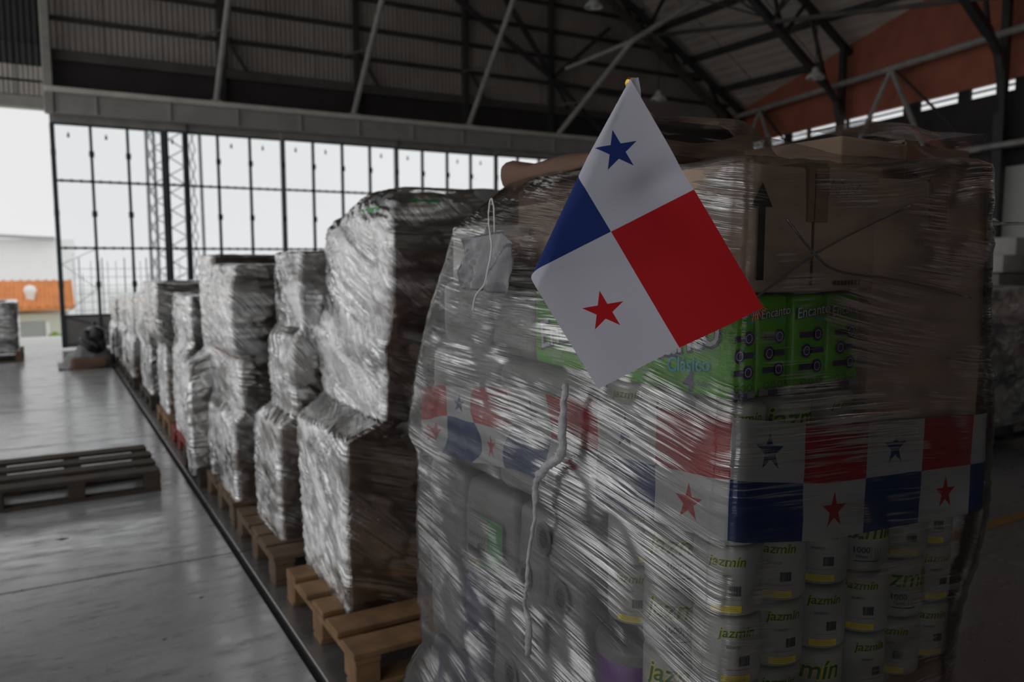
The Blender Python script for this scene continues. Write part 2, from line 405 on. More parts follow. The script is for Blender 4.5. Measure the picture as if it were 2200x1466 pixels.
def softbox(a, b, r=0.008, n=5, bulge=0.0, lump=0.0, seed=0):
    """box with rounded edges, optional bulging faces and lumps"""
    a = np.array(a, float); b = np.array(b, float); c = (a+b)/2; l = np.abs(b-a); r = min(r, l.min()*.48)
    ax = []
    for d in range(3):
        hl = l[d]/2
        ax.append(np.concatenate([[-hl, -hl+r*.35], np.linspace(-hl+r, hl-r, n), [hl-r*.35, hl]]))
    verts = {}; vs = []; fs = []
    def vid(q):
        k = tuple(np.round(q, 6))
        if k not in verts: verts[k] = len(vs); vs.append(q)
        return verts[k]
    for d in range(3):
        o1, o2 = [i for i in range(3) if i != d]
        for e in (-1, 1):
            g = np.empty((len(ax[o1]), len(ax[o2])), int)
            for i, p in enumerate(ax[o1]):
                for j, q in enumerate(ax[o2]):
                    w = np.zeros(3); w[d] = e*l[d]/2; w[o1] = p; w[o2] = q; g[i, j] = vid(w)
            for i in range(g.shape[0]-1):
                for j in range(g.shape[1]-1):
                    fs.append((g[i,j], g[i+1,j], g[i+1,j+1], g[i,j+1]))
    P = np.array(vs); inner = np.clip(P, -(l/2-r), l/2-r); dd = P-inner; ln = np.linalg.norm(dd, axis=1, keepdims=True)
    out = inner+dd/np.maximum(ln, 1e-9)*r
    nn = dd/np.maximum(ln, 1e-9)
    if bulge:
        uvw = out/(l/2)
        for d in range(3):
            o1, o2 = [i for i in range(3) if i != d]
            out[:, d] += np.sign(out[:, d])*(np.abs(uvw[:, d]) > .6)*bulge*np.clip(1-uvw[:, o1]**2, 0, 1)*np.clip(1-uvw[:, o2]**2, 0, 1)
    if lump:
        s1 = vnoise((out[:, 0]+out[:, 2])*11+seed*3.7, (out[:, 1]-out[:, 2]*.7)*11+seed, seed)-.5
        out += nn*(s1*lump*2)[:, None]
    mb = MB(); mb.add(out+c, fs); return mb

# flat lettering ----------------------------------------------------
_tc = {}
def text2d(body, size=1.0, offset=0.0, shear=0.0, spacing=1.0):
    k = (body, offset, shear, spacing)
    if k not in _tc:
        cu = bpy.data.curves.new('lettering', 'FONT'); cu.body = body; cu.size = 1.0; cu.offset = offset; cu.shear = shear
        cu.align_x = 'CENTER'; cu.align_y = 'CENTER'; cu.resolution_u = 3; cu.space_character = spacing
        o = bpy.data.objects.new('lettering', cu); COL.objects.link(o)
        me = bpy.data.meshes.new_from_object(o)
        vs = [(v.co.x, v.co.y) for v in me.vertices]; fs = [tuple(p.vertices) for p in me.polygons]
        bpy.data.objects.remove(o); bpy.data.meshes.remove(me); bpy.data.curves.remove(cu); _tc[k] = (vs, fs)
    vs, fs = _tc[k]
    return [(x*size, y*size) for x, y in vs], fs
def rects2d(rs):
    vs = []; fs = []
    for (x0, y0, x1, y1) in rs:
        n = max(1, int(abs(x1-x0)/0.008)); o = len(vs)
        for i in range(n+1):
            x = x0+(x1-x0)*i/n; vs += [(x, y0), (x, y1)]
        for i in range(n): fs.append((o+2*i, o+2*i+2, o+2*i+3, o+2*i+1))
    return vs, fs
def disc2d(cx, cy, r, n=18, r0=0.0, sy=1.0):
    if r0 == 0: return [(cx+r*math.cos(2*PI*i/n), cy+sy*r*math.sin(2*PI*i/n)) for i in range(n)], [tuple(range(n))]
    vs = []; fs = []
    for i in range(n):
        a = 2*PI*i/n; vs += [(cx+r*math.cos(a), cy+sy*r*math.sin(a)), (cx+r0*math.cos(a), cy+sy*r0*math.sin(a))]
    for i in range(n): j = (i+1) % n; fs.append((2*i, 2*j, 2*j+1, 2*i+1))
    return vs, fs
def shift(vf, dx, dy, rot=0.0):
    c, s = math.cos(rot), math.sin(rot); return [(x*c-y*s+dx, x*s+y*c+dy) for x, y in vf[0]], vf[1]
def join2(*vfs):
    V = []; F_ = []
    for v, f in vfs: o = len(V); V += list(v); F_ += [tuple(i+o for i in q) for q in f]
    return V, F_
def decal(name, vf, mapper, mat, parent, lift=0.0006):
    mb = MB(); mb.add([mapper(x, y, lift) for x, y in vf[0]], vf[1])
    me = bpy.data.meshes.new(name); me.from_pydata(mb.v, [], mb.f); me.update()
    return link(name, me, mat, parent)
def plane_map(o, ux, uy, n):
    o, ux, uy, n = Vector(o), Vector(ux), Vector(uy), Vector(n)
    return lambda x, y, l: tuple(o+ux*x+uy*y+n*l)
def on_left(X, Yc, Zc): return plane_map((X, Yc, Zc), (0, -1, 0), (0, 0, 1), (-1, 0, 0))   # a face towards the aisle
def on_front(Y, Xc, Zc): return plane_map((Xc, Y, Zc), (1, 0, 0), (0, 0, 1), (0, -1, 0))   # a face towards the camera
def cyl_map(r): return lambda x, y, l: ((r+l)*math.sin(x/r), -(r+l)*math.cos(x/r), y)

exec_parts = True
# ================================================================== THE SETTING
# floor: concrete slabs with dark recessed joints
fl = MB().box((-2.75, -4.6, -0.30), (19.1, 15.62, -0.025)).build('floor', 'joint'); struct(fl, 'polished grey concrete hangar floor with dark joints')
XJ = [-2.6, 0.807, 4.2, 7.6, 11.0, 14.4, 19.0]
YJ = [-4.5, -2.6, 0.8, 4.26, 7.55, 9.38, 11.1, 13.2, 15.6]
for i in range(len(XJ)-1):
    for j in range(len(YJ)-1):
        g = 0.007; gl = 0.017 if abs(XJ[i]-0.807) < .01 else g; gr = 0.017 if abs(XJ[i+1]-0.807) < .01 else g
        MB().box((XJ[i]+gl, YJ[j]+g, -0.06), (XJ[i+1]-gr, YJ[j+1]-g, 0.0), 0.003).build('slab', 'floor' if XJ[i] < .8 else 'floor_dark', fl)
for (x, y, s, a) in ((0.02, 4.95, .035, 1.1), (-.45, 4.6, .02, .3), (0.35, 3.4, .012, 0), (0.55, 3.75, .014, 1.4)):
    k = MB(); k.add([(x+s*math.cos(a+t)*(1 if i % 2 else .5), y+s*.5*math.sin(a+t)*(1 if i % 3 else .6), 0.0015) for i, t in enumerate(np.linspace(0, 5.6, 9))], [tuple(range(9))])
    k.build('oil_stain', 'joint', fl)
YW = 15.46
# far wall with the sliding doors ------------------------------------------------------
wf = MB()
wf.box((0.16, YW+0.02, 4.30), (16.6, YW+0.12, 4.98))
wf.box((11.0, YW, 0), (16.6, YW+0.12, 4.4))
wf.box((-2.75, YW+0.2, 4.05), (0.2, YW+0.3, 10.5)); wf.box((0.2, YW+0.14, 4.95), (17.0, YW+0.2, 12.6))
wf.box((-2.75, YW, 0), (-2.6, YW+0.3, 5))
wfo = struct(wf.build('wall_far', 'wall_dark'), 'far hangar wall of dull corrugated sheet above the glazed doors')
rows = [4.955, 5.48, 6.05, 6.62, 7.2, 8.4, 9.6, 10.8]
cols = [0.24, 1.1, 2.02, 2.95, 3.85, 4.75, 5.6, 6.45, 7.3, 8.15, 9.0, 9.9, 10.8, 11.7, 12.6, 13.5, 14.4, 15.3]
for i in range(len(cols)-1):
    for j in range(len(rows)-1):
        MB().box((cols[i]+.006, YW+0.09+0.01*((i+j) % 2), rows[j]+.01), (cols[i+1]-.006, YW+0.135, rows[j+1]-.01)).build('panel', 'cladding', wfo)
for j in range(1, len(rows)):
    MB().box((0.2, YW-0.02, rows[j]-.03), (16, YW+0.1, rows[j]+.03)).build('girt', 'steel_dark', wfo)
MB().box((0.2, YW-0.06, 4.80), (16, YW+0.1, 4.955)).build('girt', 'steel_mid', wfo)
for x in np.arange(-2.6, 0.1, 0.93):
    for z0, z1 in ((5.0, 7.0), (7.0, 9.0)):
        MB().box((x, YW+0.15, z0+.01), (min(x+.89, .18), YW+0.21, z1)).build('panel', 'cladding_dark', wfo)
# header of the open doorway at the left: two pale ribbed strips over a grey beam
hd = struct(MB().box((-2.6, YW-0.04, 3.99), (0.2, YW+0.22, 4.18), .01).build('trim_1', 'header_beam'), 'grey header beam over the open doorway')
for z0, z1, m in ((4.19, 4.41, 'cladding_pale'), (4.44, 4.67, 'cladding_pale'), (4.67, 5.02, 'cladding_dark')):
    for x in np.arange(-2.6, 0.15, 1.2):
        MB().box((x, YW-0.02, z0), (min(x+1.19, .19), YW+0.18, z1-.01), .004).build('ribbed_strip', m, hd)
post = struct(MB().box((0.16, YW-0.25, 3.9), (0.30, YW-0.1, 9.5), .012).build('trim_2', 'steel_pale'), 'pale steel post at the corner of the doorway')
# header beam above the glazed doors
hb = struct(MB().box((0.18, YW-0.20, 3.92), (16.5, YW+0.06, 4.24), .01).build('trim_3', 'header_beam'), 'long grey header beam above the glazed sliding doors')
MB().box((0.18, YW-0.28, 4.24), (16.5, YW-0.02, 4.33), .012).build('ledge', 'ledge_paint', hb)
for x in np.arange(0.9, 16, 1.14): MB().box((x, YW-0.235, 3.93), (x+.03, YW-0.2, 4.23)).build('stiffener', 'header_beam', hb)
# sliding door leaves
leaves = [(.256, 3, [.256, .82, 1.385, 1.95]), (1.99, 1, [1.99, 2.30]), (2.33, 3, [2.33, 2.87, 3.44, 4.0]), (4.03, 4, [4.03, 4.61, 5.19, 5.76, 6.32]),
          (6.35, 4, [6.35, 6.93, 7.50, 8.06, 8.62]), (8.65, 4, [8.65, 9.2, 9.76, 10.32, 10.88])]
TR = [0.571, 1.721, 2.844, 3.777]
for li, (x0, npn, mx) in enumerate(leaves):
    yd = YW+(0.03 if li % 2 == 0 else -0.03)
    dr = struct(MB().box((mx[0]-.03, yd-.02, 3.777), (mx[-1]+.03, yd+.03, 3.93), .004).build('door_%d' % (li+1), 'kick_plate'), 'steel framed glazed hangar door leaf')
    for k, x in enumerate(mx):
        if k == npn and li in (2, 3, 4): continue
        w = .036 if k in (0, npn) else .022
        if k == 0 and li in (3, 4): w = .042
        MB().box((x-w, yd-.035, 0.03), (x+w, yd+.035, 3.78), .004).build('mullion', 'mullion_grey' if w == .042 else 'door_frame', dr)
    for z in TR:
        MB().box((mx[0], yd-.025, z-.018), (mx[-1], yd+.025, z+.018), .003).build('transom', 'door_frame', dr)
    kp = MB().box((mx[0], yd-.012, 0.03), (mx[-1], yd+.012, 0.571), .002).build('kick_panel', 'kick_plate', dr)
    if npn > 1:
        MB().beam((mx[0]+.03, yd-.022, .06), (mx[-1]-.03, yd-.022, .55), .03, .012).build('brace', 'door_frame', dr)
        MB().beam((mx[0]+.03, yd-.022, .55), (mx[-1]-.03, yd-.022, .06), .03, .012).build('brace', 'door_frame', dr)
    for k in range(npn):
        for z0, z1 in zip(TR[:-1], TR[1:]):
            MB().box((mx[k]+.02, yd-.003, z0+.016), (mx[k+1]-.02, yd+.003, z1-.016)).build('pane', 'glass', dr)
        xm = (mx[k]+mx[k+1])/2
        if (k+li) % 3 != 2: MB().lathe([(0.001, .05), (.012, .03), (.022, -.03), (.001, -.05)], (xm-.05, yd-.03, 3.60), 6).build('latch', 'steel_dark', dr)
        # beading along the mullions
        for z in (1.1, 2.3, 3.3):
            MB().box((mx[k]-.04, yd-.045, z-.05), (mx[k]+.04, yd-.03, z+.05)).build('bracket', 'door_frame', dr)
    if li == 0:
        zz = [.60, 1.15, 1.70]
        MB().beam((.29, yd+.06, .60), (.80, yd+.06, 1.02), .025, .01).build('brace', 'fence_grey', dr)
        MB().beam((.80, yd+.06, 1.02), (.29, yd+.06, 1.45), .025, .01).build('brace', 'fence_grey', dr)
        MB().beam((.29, yd+.06, 1.45), (.80, yd+.06, 1.70), .02, .01).build('brace', 'fence_grey', dr)
    for z in (1.721, 2.844):
        for x in np.arange(mx[0]+.1, mx[-1], .145): MB().box((x-.018, yd-.035, z-.026), (x+.018, yd-.02, z+.026)).build('clip', 'door_frame', dr)

# ------------------------------------------------------------------ right wall: slanting away, red band over a strip of daylight
W0 = Vector((13.7, 7.0, 0)); WD = Vector((.2491, .9685, 0)); WN = Vector((WD.y, -WD.x, 0))     # WN points out of the hangar
def wp(s, z, off=0.0): p = W0+WD*s-WN*off; return (p.x, p.y, z)
def wall_band(name, mat, s0, s1, z0, z1, off=0.0, th=0.12, parent=None):
    mb = MB(); a, b, c, d = [Vector(wp(s, 0, o)) for s, o in ((s0, off), (s1, off), (s1, off-th), (s0, off-th))]
    mb.add([(p.x, p.y, z0) for p in (a, b, c, d)]+[(p.x, p.y, z1) for p in (a, b, c, d)], [(0,1,2,3),(7,6,5,4),(0,4,5,1),(1,5,6,2),(2,6,7,3),(3,7,4,0)])
    return mb.build(name, mat, parent)
S0, S1 = -12.0, 9.0
wr = struct(wall_band('wall_right', 'wall_white', S0, S1, 1.84, 3.05), 'right hangar wall, white below, dark above, with a red band')
wall_band('upper_wall', 'wall_dark', S0, S1, 3.05, 4.28, 0, .12, wr)
wall_band('red_band', 'wall_red', S0, S1, 4.47, 7.6, 0, .12, wr)
wall_band('lower_wall', 'wall_grey', S0, S1, 0, 1.80, 0, .12, wr)
wall_band('dark_ledge', 'steel_dark', S0, S1, 1.79, 1.86, .05, .12, wr)
for s in np.arange(-18, S1, 1.35): wall_band('cover_strip', 'steel_mid', s, s+.06, 1.86, 3.05, .03, .05, wr)
# daylight strip: broken row of louvre panes between dark battens
rng = random.Random(3); s = S0; blocks = []
while s < S1:
    w = rng.choice((.25, .4, .6, .9)); g = rng.choice((.05, .08, .14, .25, .4))
    blocks.append((s+w, s+w+g)); s += w+g
wi = struct(wall_band('window_1', 'steel_dark', S0, S1, 4.365, 4.385, 0.02, .08), 'strip of broken clerestory daylight high on the right wall')
for a, b in blocks: wall_band('batten', 'wall_dark', a, b, 4.28, 4.47, -.02, .06, wi)
for k in range(int((S1-S0)/1.2)):
    wall_band('pane', 'glass', S0+k*1.2, S0+k*1.2+1.19, 4.28, 4.47, -.09, .01, wi)

# unseen sides: left opened up for skylight, doorway added in the near wall
wl = MB(); wl.box((-2.75, -4.7, 6.8), (-2.55, 15.8, 7.4)); wl.box((-2.75, -4.7, 0), (-2.55, -2.4, 6.8))  # short closed stretch added to trim light on the front faces
wlo = struct(wl.build('wall_left', 'steel_mid'), 'unseen edge beam on columns, left side opened up for skylight')
for y in (-4.4, 2.2, 8.8, 15.3): MB().box((-2.78, y-.12, 0), (-2.54, y+.12, 6.8), .01).build('column', 'steel_mid', wlo)
struct(MB().box((-0.2, -4.7, 0), (20, -4.5, 16)).box((-2.2, -4.7, 3.4), (-0.2, -4.5, 16)).box((-2.75, -4.7, 0), (-2.2, -4.5, 16)).build('wall_near', 'wall_near_sheet'), 'near hangar wall behind the viewer, doorway added for light')
# roof: two slopes of sheeting on purlins, unseen left slope ended early for skylight
ce = MB(); SL = 0.62
def roof_z(x): return 6.05+(14.6-x)*SL if x > 4 else 6.05+(14.6-4)*SL-(4-x)*0.80
ce.add([(10.9, -4.8, roof_z(10.9)+.05), (16.2, 15.8, roof_z(16.2)+.05), (4, 15.8, roof_z(4)+.05), (4, -4.8, roof_z(4)+.05), (-2.9, -4.8, roof_z(-2.9)+.05), (-2.9, 15.8, roof_z(-2.9)+.05)],
       [(0, 1, 2, 3), (3, 2, 5, 4)])
ceo = struct(ce.build('ceiling', 'roof_sheet'), 'pitched hangar roof of dull sheeting on dark purlins')
xs = np.arange(4.0, 17.0, 1.0); ys = np.arange(-3.0, 15.4, 1.9)
shared = None
for x in xs:
    for y in ys:
        if x+.6 > 13.7+.257*(y-7): continue
        if shared is None:
            mb = MB(); dx = .96; dz = -dx*SL
            mb.add([(0, 0, 0), (dx, 0, dz), (dx, 1.86, dz), (0, 1.86, 0), (0, 0, -.02), (dx, 0, dz-.02), (dx, 1.86, dz-.02), (0, 1.86, -.02)],
                   [(0,1,2,3),(7,6,5,4),(0,4,5,1),(1,5,6,2),(2,6,7,3),(3,7,4,0)])
            po = mb.build('panel', 'roof_sheet', ceo); shared = po.data
        else: po = link('panel', shared, None, ceo)
        po.location = (x, y, roof_z(x)+.03)
for x in xs: MB().beam((x-.02, max(-4, 7+(x-13.7)/.257), roof_z(x)-.03), (x-.02, 15.4, roof_z(x)-.03), .07, .14).build('purlin', 'steel_dark', ceo)

# roof bents: column at the right wall, sloping lattice rafter
def bent(Y, label, pale=False):
    s = (Y-7.0)/.9685; xw = wp(s, 0, .25)[0]
    root = empty('roof_truss', (xw, Y, 0)); tag(root, label, 'roof truss', 'roof trusses along the right wall')
    def P(x, z): return (x-xw, 0, z)
    zk = 4.95
    MB().beam(P(xw, 0.0), P(xw, 3.9), .16, .16, (0, 1, 0)).build('column', 'steel_dark', root)
    kn = [P(xw, 3.9), P(xw-.03, 4.4), P(xw-.18, 4.8), P(xw-.5, 5.08)]
    MB().tube(kn, [.085, .085, .08, .08], 6).build('knee', 'steel_dark', root)
    n = 8; x1 = 3.6
    lo = lambda x: 5.08+(xw-.5-x)*SL; hi = lambda x: roof_z(x)-.17
    MB().beam(P(xw-.5, lo(xw-.5)), P(x1, lo(x1)), .13, .13).build('lower_chord', 'steel_mid' if pale else 'steel_dark', root)
    MB().beam(P(xw+.2, hi(xw+.2)), P(x1, hi(x1)), .12, .12).build('upper_chord', 'steel_dark', root)
    MB().beam(P(xw, 4.0), P(xw, hi(xw)), .12, .12, (0, 1, 0)).build('post', 'steel_dark', root)
    for k in range(n):
        xa = xw-.5-(xw-.5-x1)*k/n; xb = xw-.5-(xw-.5-x1)*(k+.5)/n; xc = xw-.5-(xw-.5-x1)*(k+1)/n
        MB().beam(P(xa, lo(xa)), P(xb, hi(xb)), .06, .06).build('web', 'steel_dark', root)
        MB().beam(P(xb, hi(xb)), P(xc, lo(xc)), .06, .06).build('web', 'steel_dark', root)
    # tie struts that drop to the eaves
    zt = lo(xw-3.2)
    MB().beam(P(xw-3.2, zt), P(xw-3.2, hi(xw-3.2)), .07, .07, (0, 1, 0)).build('strut', 'steel_dark', root)
    return root
bent(15.0, 'dark steel roof truss against the glazed end wall', True)
bent(11.2, 'dark steel roof truss between the two pale V braces on the right')
bent(7.4, 'dark steel roof truss nearest the right edge of the photo')
bent(3.4, 'dark steel roof truss above the viewer, top right corner')
# rods and struts that tie the bents together under the roof
rb_ = empty('roof_bracing', (9.5, 9.3, 8.6)); tag(rb_, 'dark crossing tie rods between the roof trusses', 'tie rods')
o9 = Vector((9.5, 9.3, 8.6)); by = [3.4, 7.4, 11.2, 15.0]
def low(x, y): xw = 13.7+.257*(y-7)-.25; return 5.08+(xw-.5-x)*SL
for a, b in zip(by[:-1], by[1:]):
    for x0_, x1_ in ((6.0, 8.2), (8.2, 10.4), (10.4, 12.4)):
        for (xa, xb) in ((x0_, x1_), (x1_, x0_)):
            MB().beam(Vector((xa, a, low(xa, a)+.05))-o9, Vector((xb, b, low(xb, b)+.05))-o9, .035, .035).build('tie_rod', 'steel_dark', rb_)
        MB().beam(Vector((x1_, a, low(x1_, a)))-o9, Vector((x1_, b, low(x1_, b)))-o9, .07, .07).build('strut', 'steel_mid', rb_)
        xm_ = x1_-.6; ym_ = (a+b)/2
        MB().beam(Vector((x1_, a, low(x1_, a)))-o9, Vector((xm_, ym_, roof_z(xm_)-.15))-o9, .045, .045).build('web', 'steel_dark', rb_)
        MB().beam(Vector((xm_, ym_, roof_z(xm_)-.15))-o9, Vector((x1_, b, low(x1_, b)))-o9, .045, .045).build('web', 'steel_dark', rb_)
# longitudinal eaves girder with V webs between the bents (pale)
g = empty('eaves_girder', wp(0, 0, .35)); tag(g, 'pale tubular girder with V braces along the red wall band', 'girder')
og = Vector(wp(0, 0, .35))
def gp(s, z): return Vector(wp(s, z, .35))-og
MB().tube([gp(-6, 5.12), gp(8.1, 5.12)], .06, 8).build('upper_chord', 'steel_pale', g)
MB().tube([gp(-6, 3.36), gp(2.6, 3.36)], .055, 8).build('lower_chord', 'steel_pale', g)
MB().tube([gp(-6, 3.22), gp(1.2, 3.36)], .045, 8).build('lower_chord', 'steel_mid', g)
for s in (-1.6, 2.75, 7.1):
    for ds, m in ((-1.0, 'steel_pale'), (1.15, 'steel_pale')):
        MB().tube([gp(s, 5.10), gp(s+ds, 3.36)], .045, 7).build('web', m, g)
    MB().tube([gp(s-.1, 5.08), gp(s-2.0, 3.4)], .03, 6).build('web', 'steel_dark', g)
# pale props that lean from the door header up to the first roof bay
for k, (x, lab) in enumerate(((2.83, 'leaning pale steel prop above the lattice mast, leftmost of four'), (5.38, 'leaning pale steel prop, second from the left above the doors'),
                   (7.90, 'leaning pale steel prop, third from the left above the doors'))):
    r = empty('leaning_prop', (x, YW-.2, 4.33)); tag(r, lab, 'steel prop', 'props above the door header')
    MB().tube([(0, 0, 0), (.05, -2.7, 3.1)], .052, 8).build('tube', 'steel_pale', r)
    MB().box((-.09, -.06, -.01), (.09, .06, .03), .004).build('foot_plate', 'steel_pale', r)
    MB().tube([(.02, -.9, 1.05), (-.32, -.35, 1.0)], .018, 6).build('stay', 'steel_mid', r)
p0 = ony(1196, 292, YW-.2); p1 = ony(1358, 88, 13.4); p2 = ony(1500, 0, 12.6)
r = empty('leaning_prop', p0); tag(r, 'bent pale steel prop left of the hand flag, rightmost of four', 'steel prop', 'props above the door header')
MB().tube([(0, 0, 0), p1-p0, p2-p0], .055, 8).build('tube', 'steel_pale', r)
MB().box((-.09, -.06, -.01), (.09, .06, .03), .004).build('foot_plate', 'steel_pale', r)
MB().tube([p1-p0, ony(1215, 148, 14.6)-p0], .045, 7).build('stay', 'steel_pale', r)
MB().tube([(p1-p0)*.38, ony(1200, 225, 15.0)-p0], .025, 6).build('stay', 'steel_mid', r)
# dark framing on the end wall: posts and two raking members
for x, lab in ((2.98, 'leftmost'), (5.52, 'second'), (7.92, 'third'), (10.08, 'rightmost')):
    r = empty('wall_post', (x, YW-.03, 4.34)); tag(r, 'dark steel post on the wall over the doors, %s of four' % lab, 'steel post', 'posts over the doors')
    MB().beam((0, 0, 0), (0, 0, 5.2), .11, .10, (0, 1, 0)).build('post', 'steel_dark', r)
    MB().beam((0, -.02, 1.3), (.45, -.02, .6), .05, .05).build('brace', 'steel_dark', r)
    MB().beam((0, -.02, 3.2), (-.5, -.02, 4.2), .05, .05).build('brace', 'steel_dark', r)
r = empty('raking_frame', (10.08, YW-.3, 4.33)); tag(r, 'dark raking frame that meets at a knee on the end wall', 'steel frame')
c0 = Vector((10.08, YW-.3, 4.33))
for i, ((xa, ya), (xb, yb)) in enumerate((((1188, 168), (975, -8)), ((1188, 168), (1085, -5)), ((1188, 168), (1300, 290)), ((1188, 168), (1310, 60)), ((1188, 175), (1330, 205)))):
    a = ony(xa, ya, YW-.3)-c0; b = ony(xb, yb, YW-.3)-c0
    MB().beam(a, b, .10 if i < 2 else .06, .08).build('raker', 'steel_dark', r)
# lamps
for (px, py, Y, lab) in ((1275, 12, 13.0, 'white enamel bowl lamp high above the flag'), (1752, 165, 10.6, 'white enamel bowl lamp hanging below the roof truss at right'), (1415, 212, 13.8, 'small white bowl lamp beside the flag finial')):
    p = ony(px, py, Y); r = empty('pendant_lamp', p); tag(r, lab, 'lamp', 'hangar pendant lamps')
    MB().lathe([(.02, .18), (.05, .17), (.07, .10), (.17, .0), (.18, -.04), (.165, -.03), (.06, .08), (.02, .1)], (0, 0, 0), 16).build('shade', 'lamp_enamel', r, True)
    MB().lathe([(.001, -.06), (.05, -.04), (.06, .02), (.03, .08)], (0, 0, 0), 12).build('bulb', 'lamp_enamel', r, True)
    MB().tube([(0, 0, .17), (0, 0, max(.3, min(1.2, roof_z(p.x)-p.z-.1)))], .012, 5).build('rod', 'steel_dark', r)

# ------------------------------------------------------------------ outside
gd = MB()
gd.add([(-60, 15.62, -.02), (40, 15.62, -.02), (40, 19.0, -.06), (-60, 19.0, -.06), (40, 26, -1.6), (-60, 26, -1.6), (60, 70, -6.3), (-90, 70, -6.3), (160, 260, -7), (-220, 260, -7),
        (-2.76, 15.62, -.02), (-2.76, -4.6, -.02), (-60, -4.6, -.02), (20, -4.6, -.02), (20, -60, -.02), (-60, -60, -.02)],
       [(0, 1, 2, 3), (3, 2, 4, 5), (5, 4, 6, 7), (7, 6, 8, 9), (0, 10, 11, 12), (12, 13, 14, 15)])
struct(gd.build('floor', 'apron'), 'pale concrete apron and sloping ground outside the hangar')
tag(MB().box((-30, 66, -6.4), (8, 74.5, -6.15), .02).build('grass_verge', 'grass'), 'green grass verge in front of the orange roofed house', 'grass')
# house with the orange tiled roof
hs = empty('house', (-6, 75, -6.2)); tag(hs, 'pale house with an orange tiled roof beyond the open doorway', 'house')
hp = lambda x, y, Y: ony(x, y, Y)-Vector((-6, 75, -6.2))
wl_, wr_ = hp(-140, 735, 76), hp(150, 735, 76)
MB().box((wl_.x, 1, 0), (wr_.x, 9, 3.2)).build('wall', 'outside_wall', hs)
e0, e1 = hp(-160, 667, 75), hp(160, 667, 75); z_e = e0.z; z_r = hp(0, 604, 80).z
rf = MB(); rf.add([(e0.x, 0, z_e), (e1.x, 0, z_e), (e1.x, 5, z_r), (e0.x, 5, z_r), (e0.x, 10, z_e), (e1.x, 10, z_e), (e0.x, 0, z_e-.25), (e1.x, 0, z_e-.25)], [(0,1,2,3),(3,2,5,4),(6,7,1,0)])
ro = rf.build('roof', 'roof_tile', hs)
for x in np.arange(e0.x, e1.x, .62):
    MB().tube([(x, -.05, z_e+.03), (x, 5, z_r+.03)], .11, 5).build('tile_rib', 'roof_tile', ro)
q = hp(65, 632, 76.5); MB().lathe([(.001, .75), (.35, .62), (.5, .25), (.35, 0), (.3, -.5)], q, 12).build('roof_vent', 'outside_white', hs, True)
a, b = hp(45, 727, 75.9), hp(95, 690, 75.9); MB().box((a.x, .9, 0), (b.x, 1.02, b.z), .02).build('garage_door', 'outside_grey', hs)
a, b = hp(100, 727, 75.9), hp(107, 692, 75.9); MB().box((a.x, .85, 0), (b.x, 1.02, b.z), .02).build('door_post', 'outside_white', hs)
bq = ony(122, 722, 74); bs = softbox((bq.x-.6, 73.2, -6.2), (bq.x+.5, 74.4, -4.6), .4, 5, .1, .2, 3).build('shrub', 'grass', None, True); tag(bs, 'small green shrub beside the house wall', 'shrub')
# long white building with a thin grey roof edge
lb = empty('warehouse', (-10, 130, -7)); tag(lb, 'long white building with a thin grey roof edge behind the house', 'building')
c0 = Vector((-10, 130, -7)); A, B = ony(-150, 512, 130)-c0, ony(160, 520, 130)-c0
MB().box((A.x, 0, 0), (B.x, 20, A.z)).build('wall', 'outside_white', lb)
rr = MB(); A1, B1 = ony(-150, 500, 129)-c0, ony(118, 513, 129)-c0
rr.beam((A1.x, -1, A1.z), (B1.x, -1, B1.z), 2.0, .45); rr.build('roof_edge', 'outside_grey', lb)
# lattice mast and mesh fence just outside the glazed doors
lm = empty('lattice_mast', ((ony(323, 300, 21.2).x+ony(420, 300, 21.2).x)/2, 21.2, -.3)); tag(lm, 'grey lattice mast standing outside the glazed doors', 'mast')
for (x, y) in ((-.62, 0), (.62, 0), (-.36, .8), (.36, .8)):
    MB().beam((x, y, 0), (x*.95, y, 9), .07, .07, (0, 1, 0)).build('leg', 'tower_grey', lm)
for k in range(20):
    z = .2+k*.44
    for (xa, xb, y) in ((-.62, -.36, 0.02), (.36, .62, 0.02), (-.36, .36, .8)):
        MB().beam((xa, y if y > .1 else 0, z), (xb, .8 if y < .1 else y, z+.44), .026, .026).build('lacing', 'tower_grey', lm)
        MB().beam((xa, y if y > .1 else 0, z+.44), (xb, .8 if y < .1 else y, z), .026, .026).build('lacing', 'tower_grey', lm)
fe = empty('mesh_fence', (4.75, 18.6, -.06)); tag(fe, 'pale grey mesh fence outside the glazed doors', 'fence')
for x in np.arange(-4.2, 5, .155): MB().beam((x, 0, 0), (x, 0, 1.55 if int(x*10) % 4 else 1.3), .012, .012, (0, 1, 0)).build('wire', 'fence_grey', fe)
for z in np.arange(.2, 1.5, .17): MB().beam((-4.2, 0, z), (5, 0, z), .010, .010).build('wire', 'fence_grey', fe)
for x in np.arange(-4.1, 5, .42): MB().beam((x, .03, 0), (x, .03, 1.62), .022, .022, (0, 1, 0)).build('post', 'fence_grey', fe)

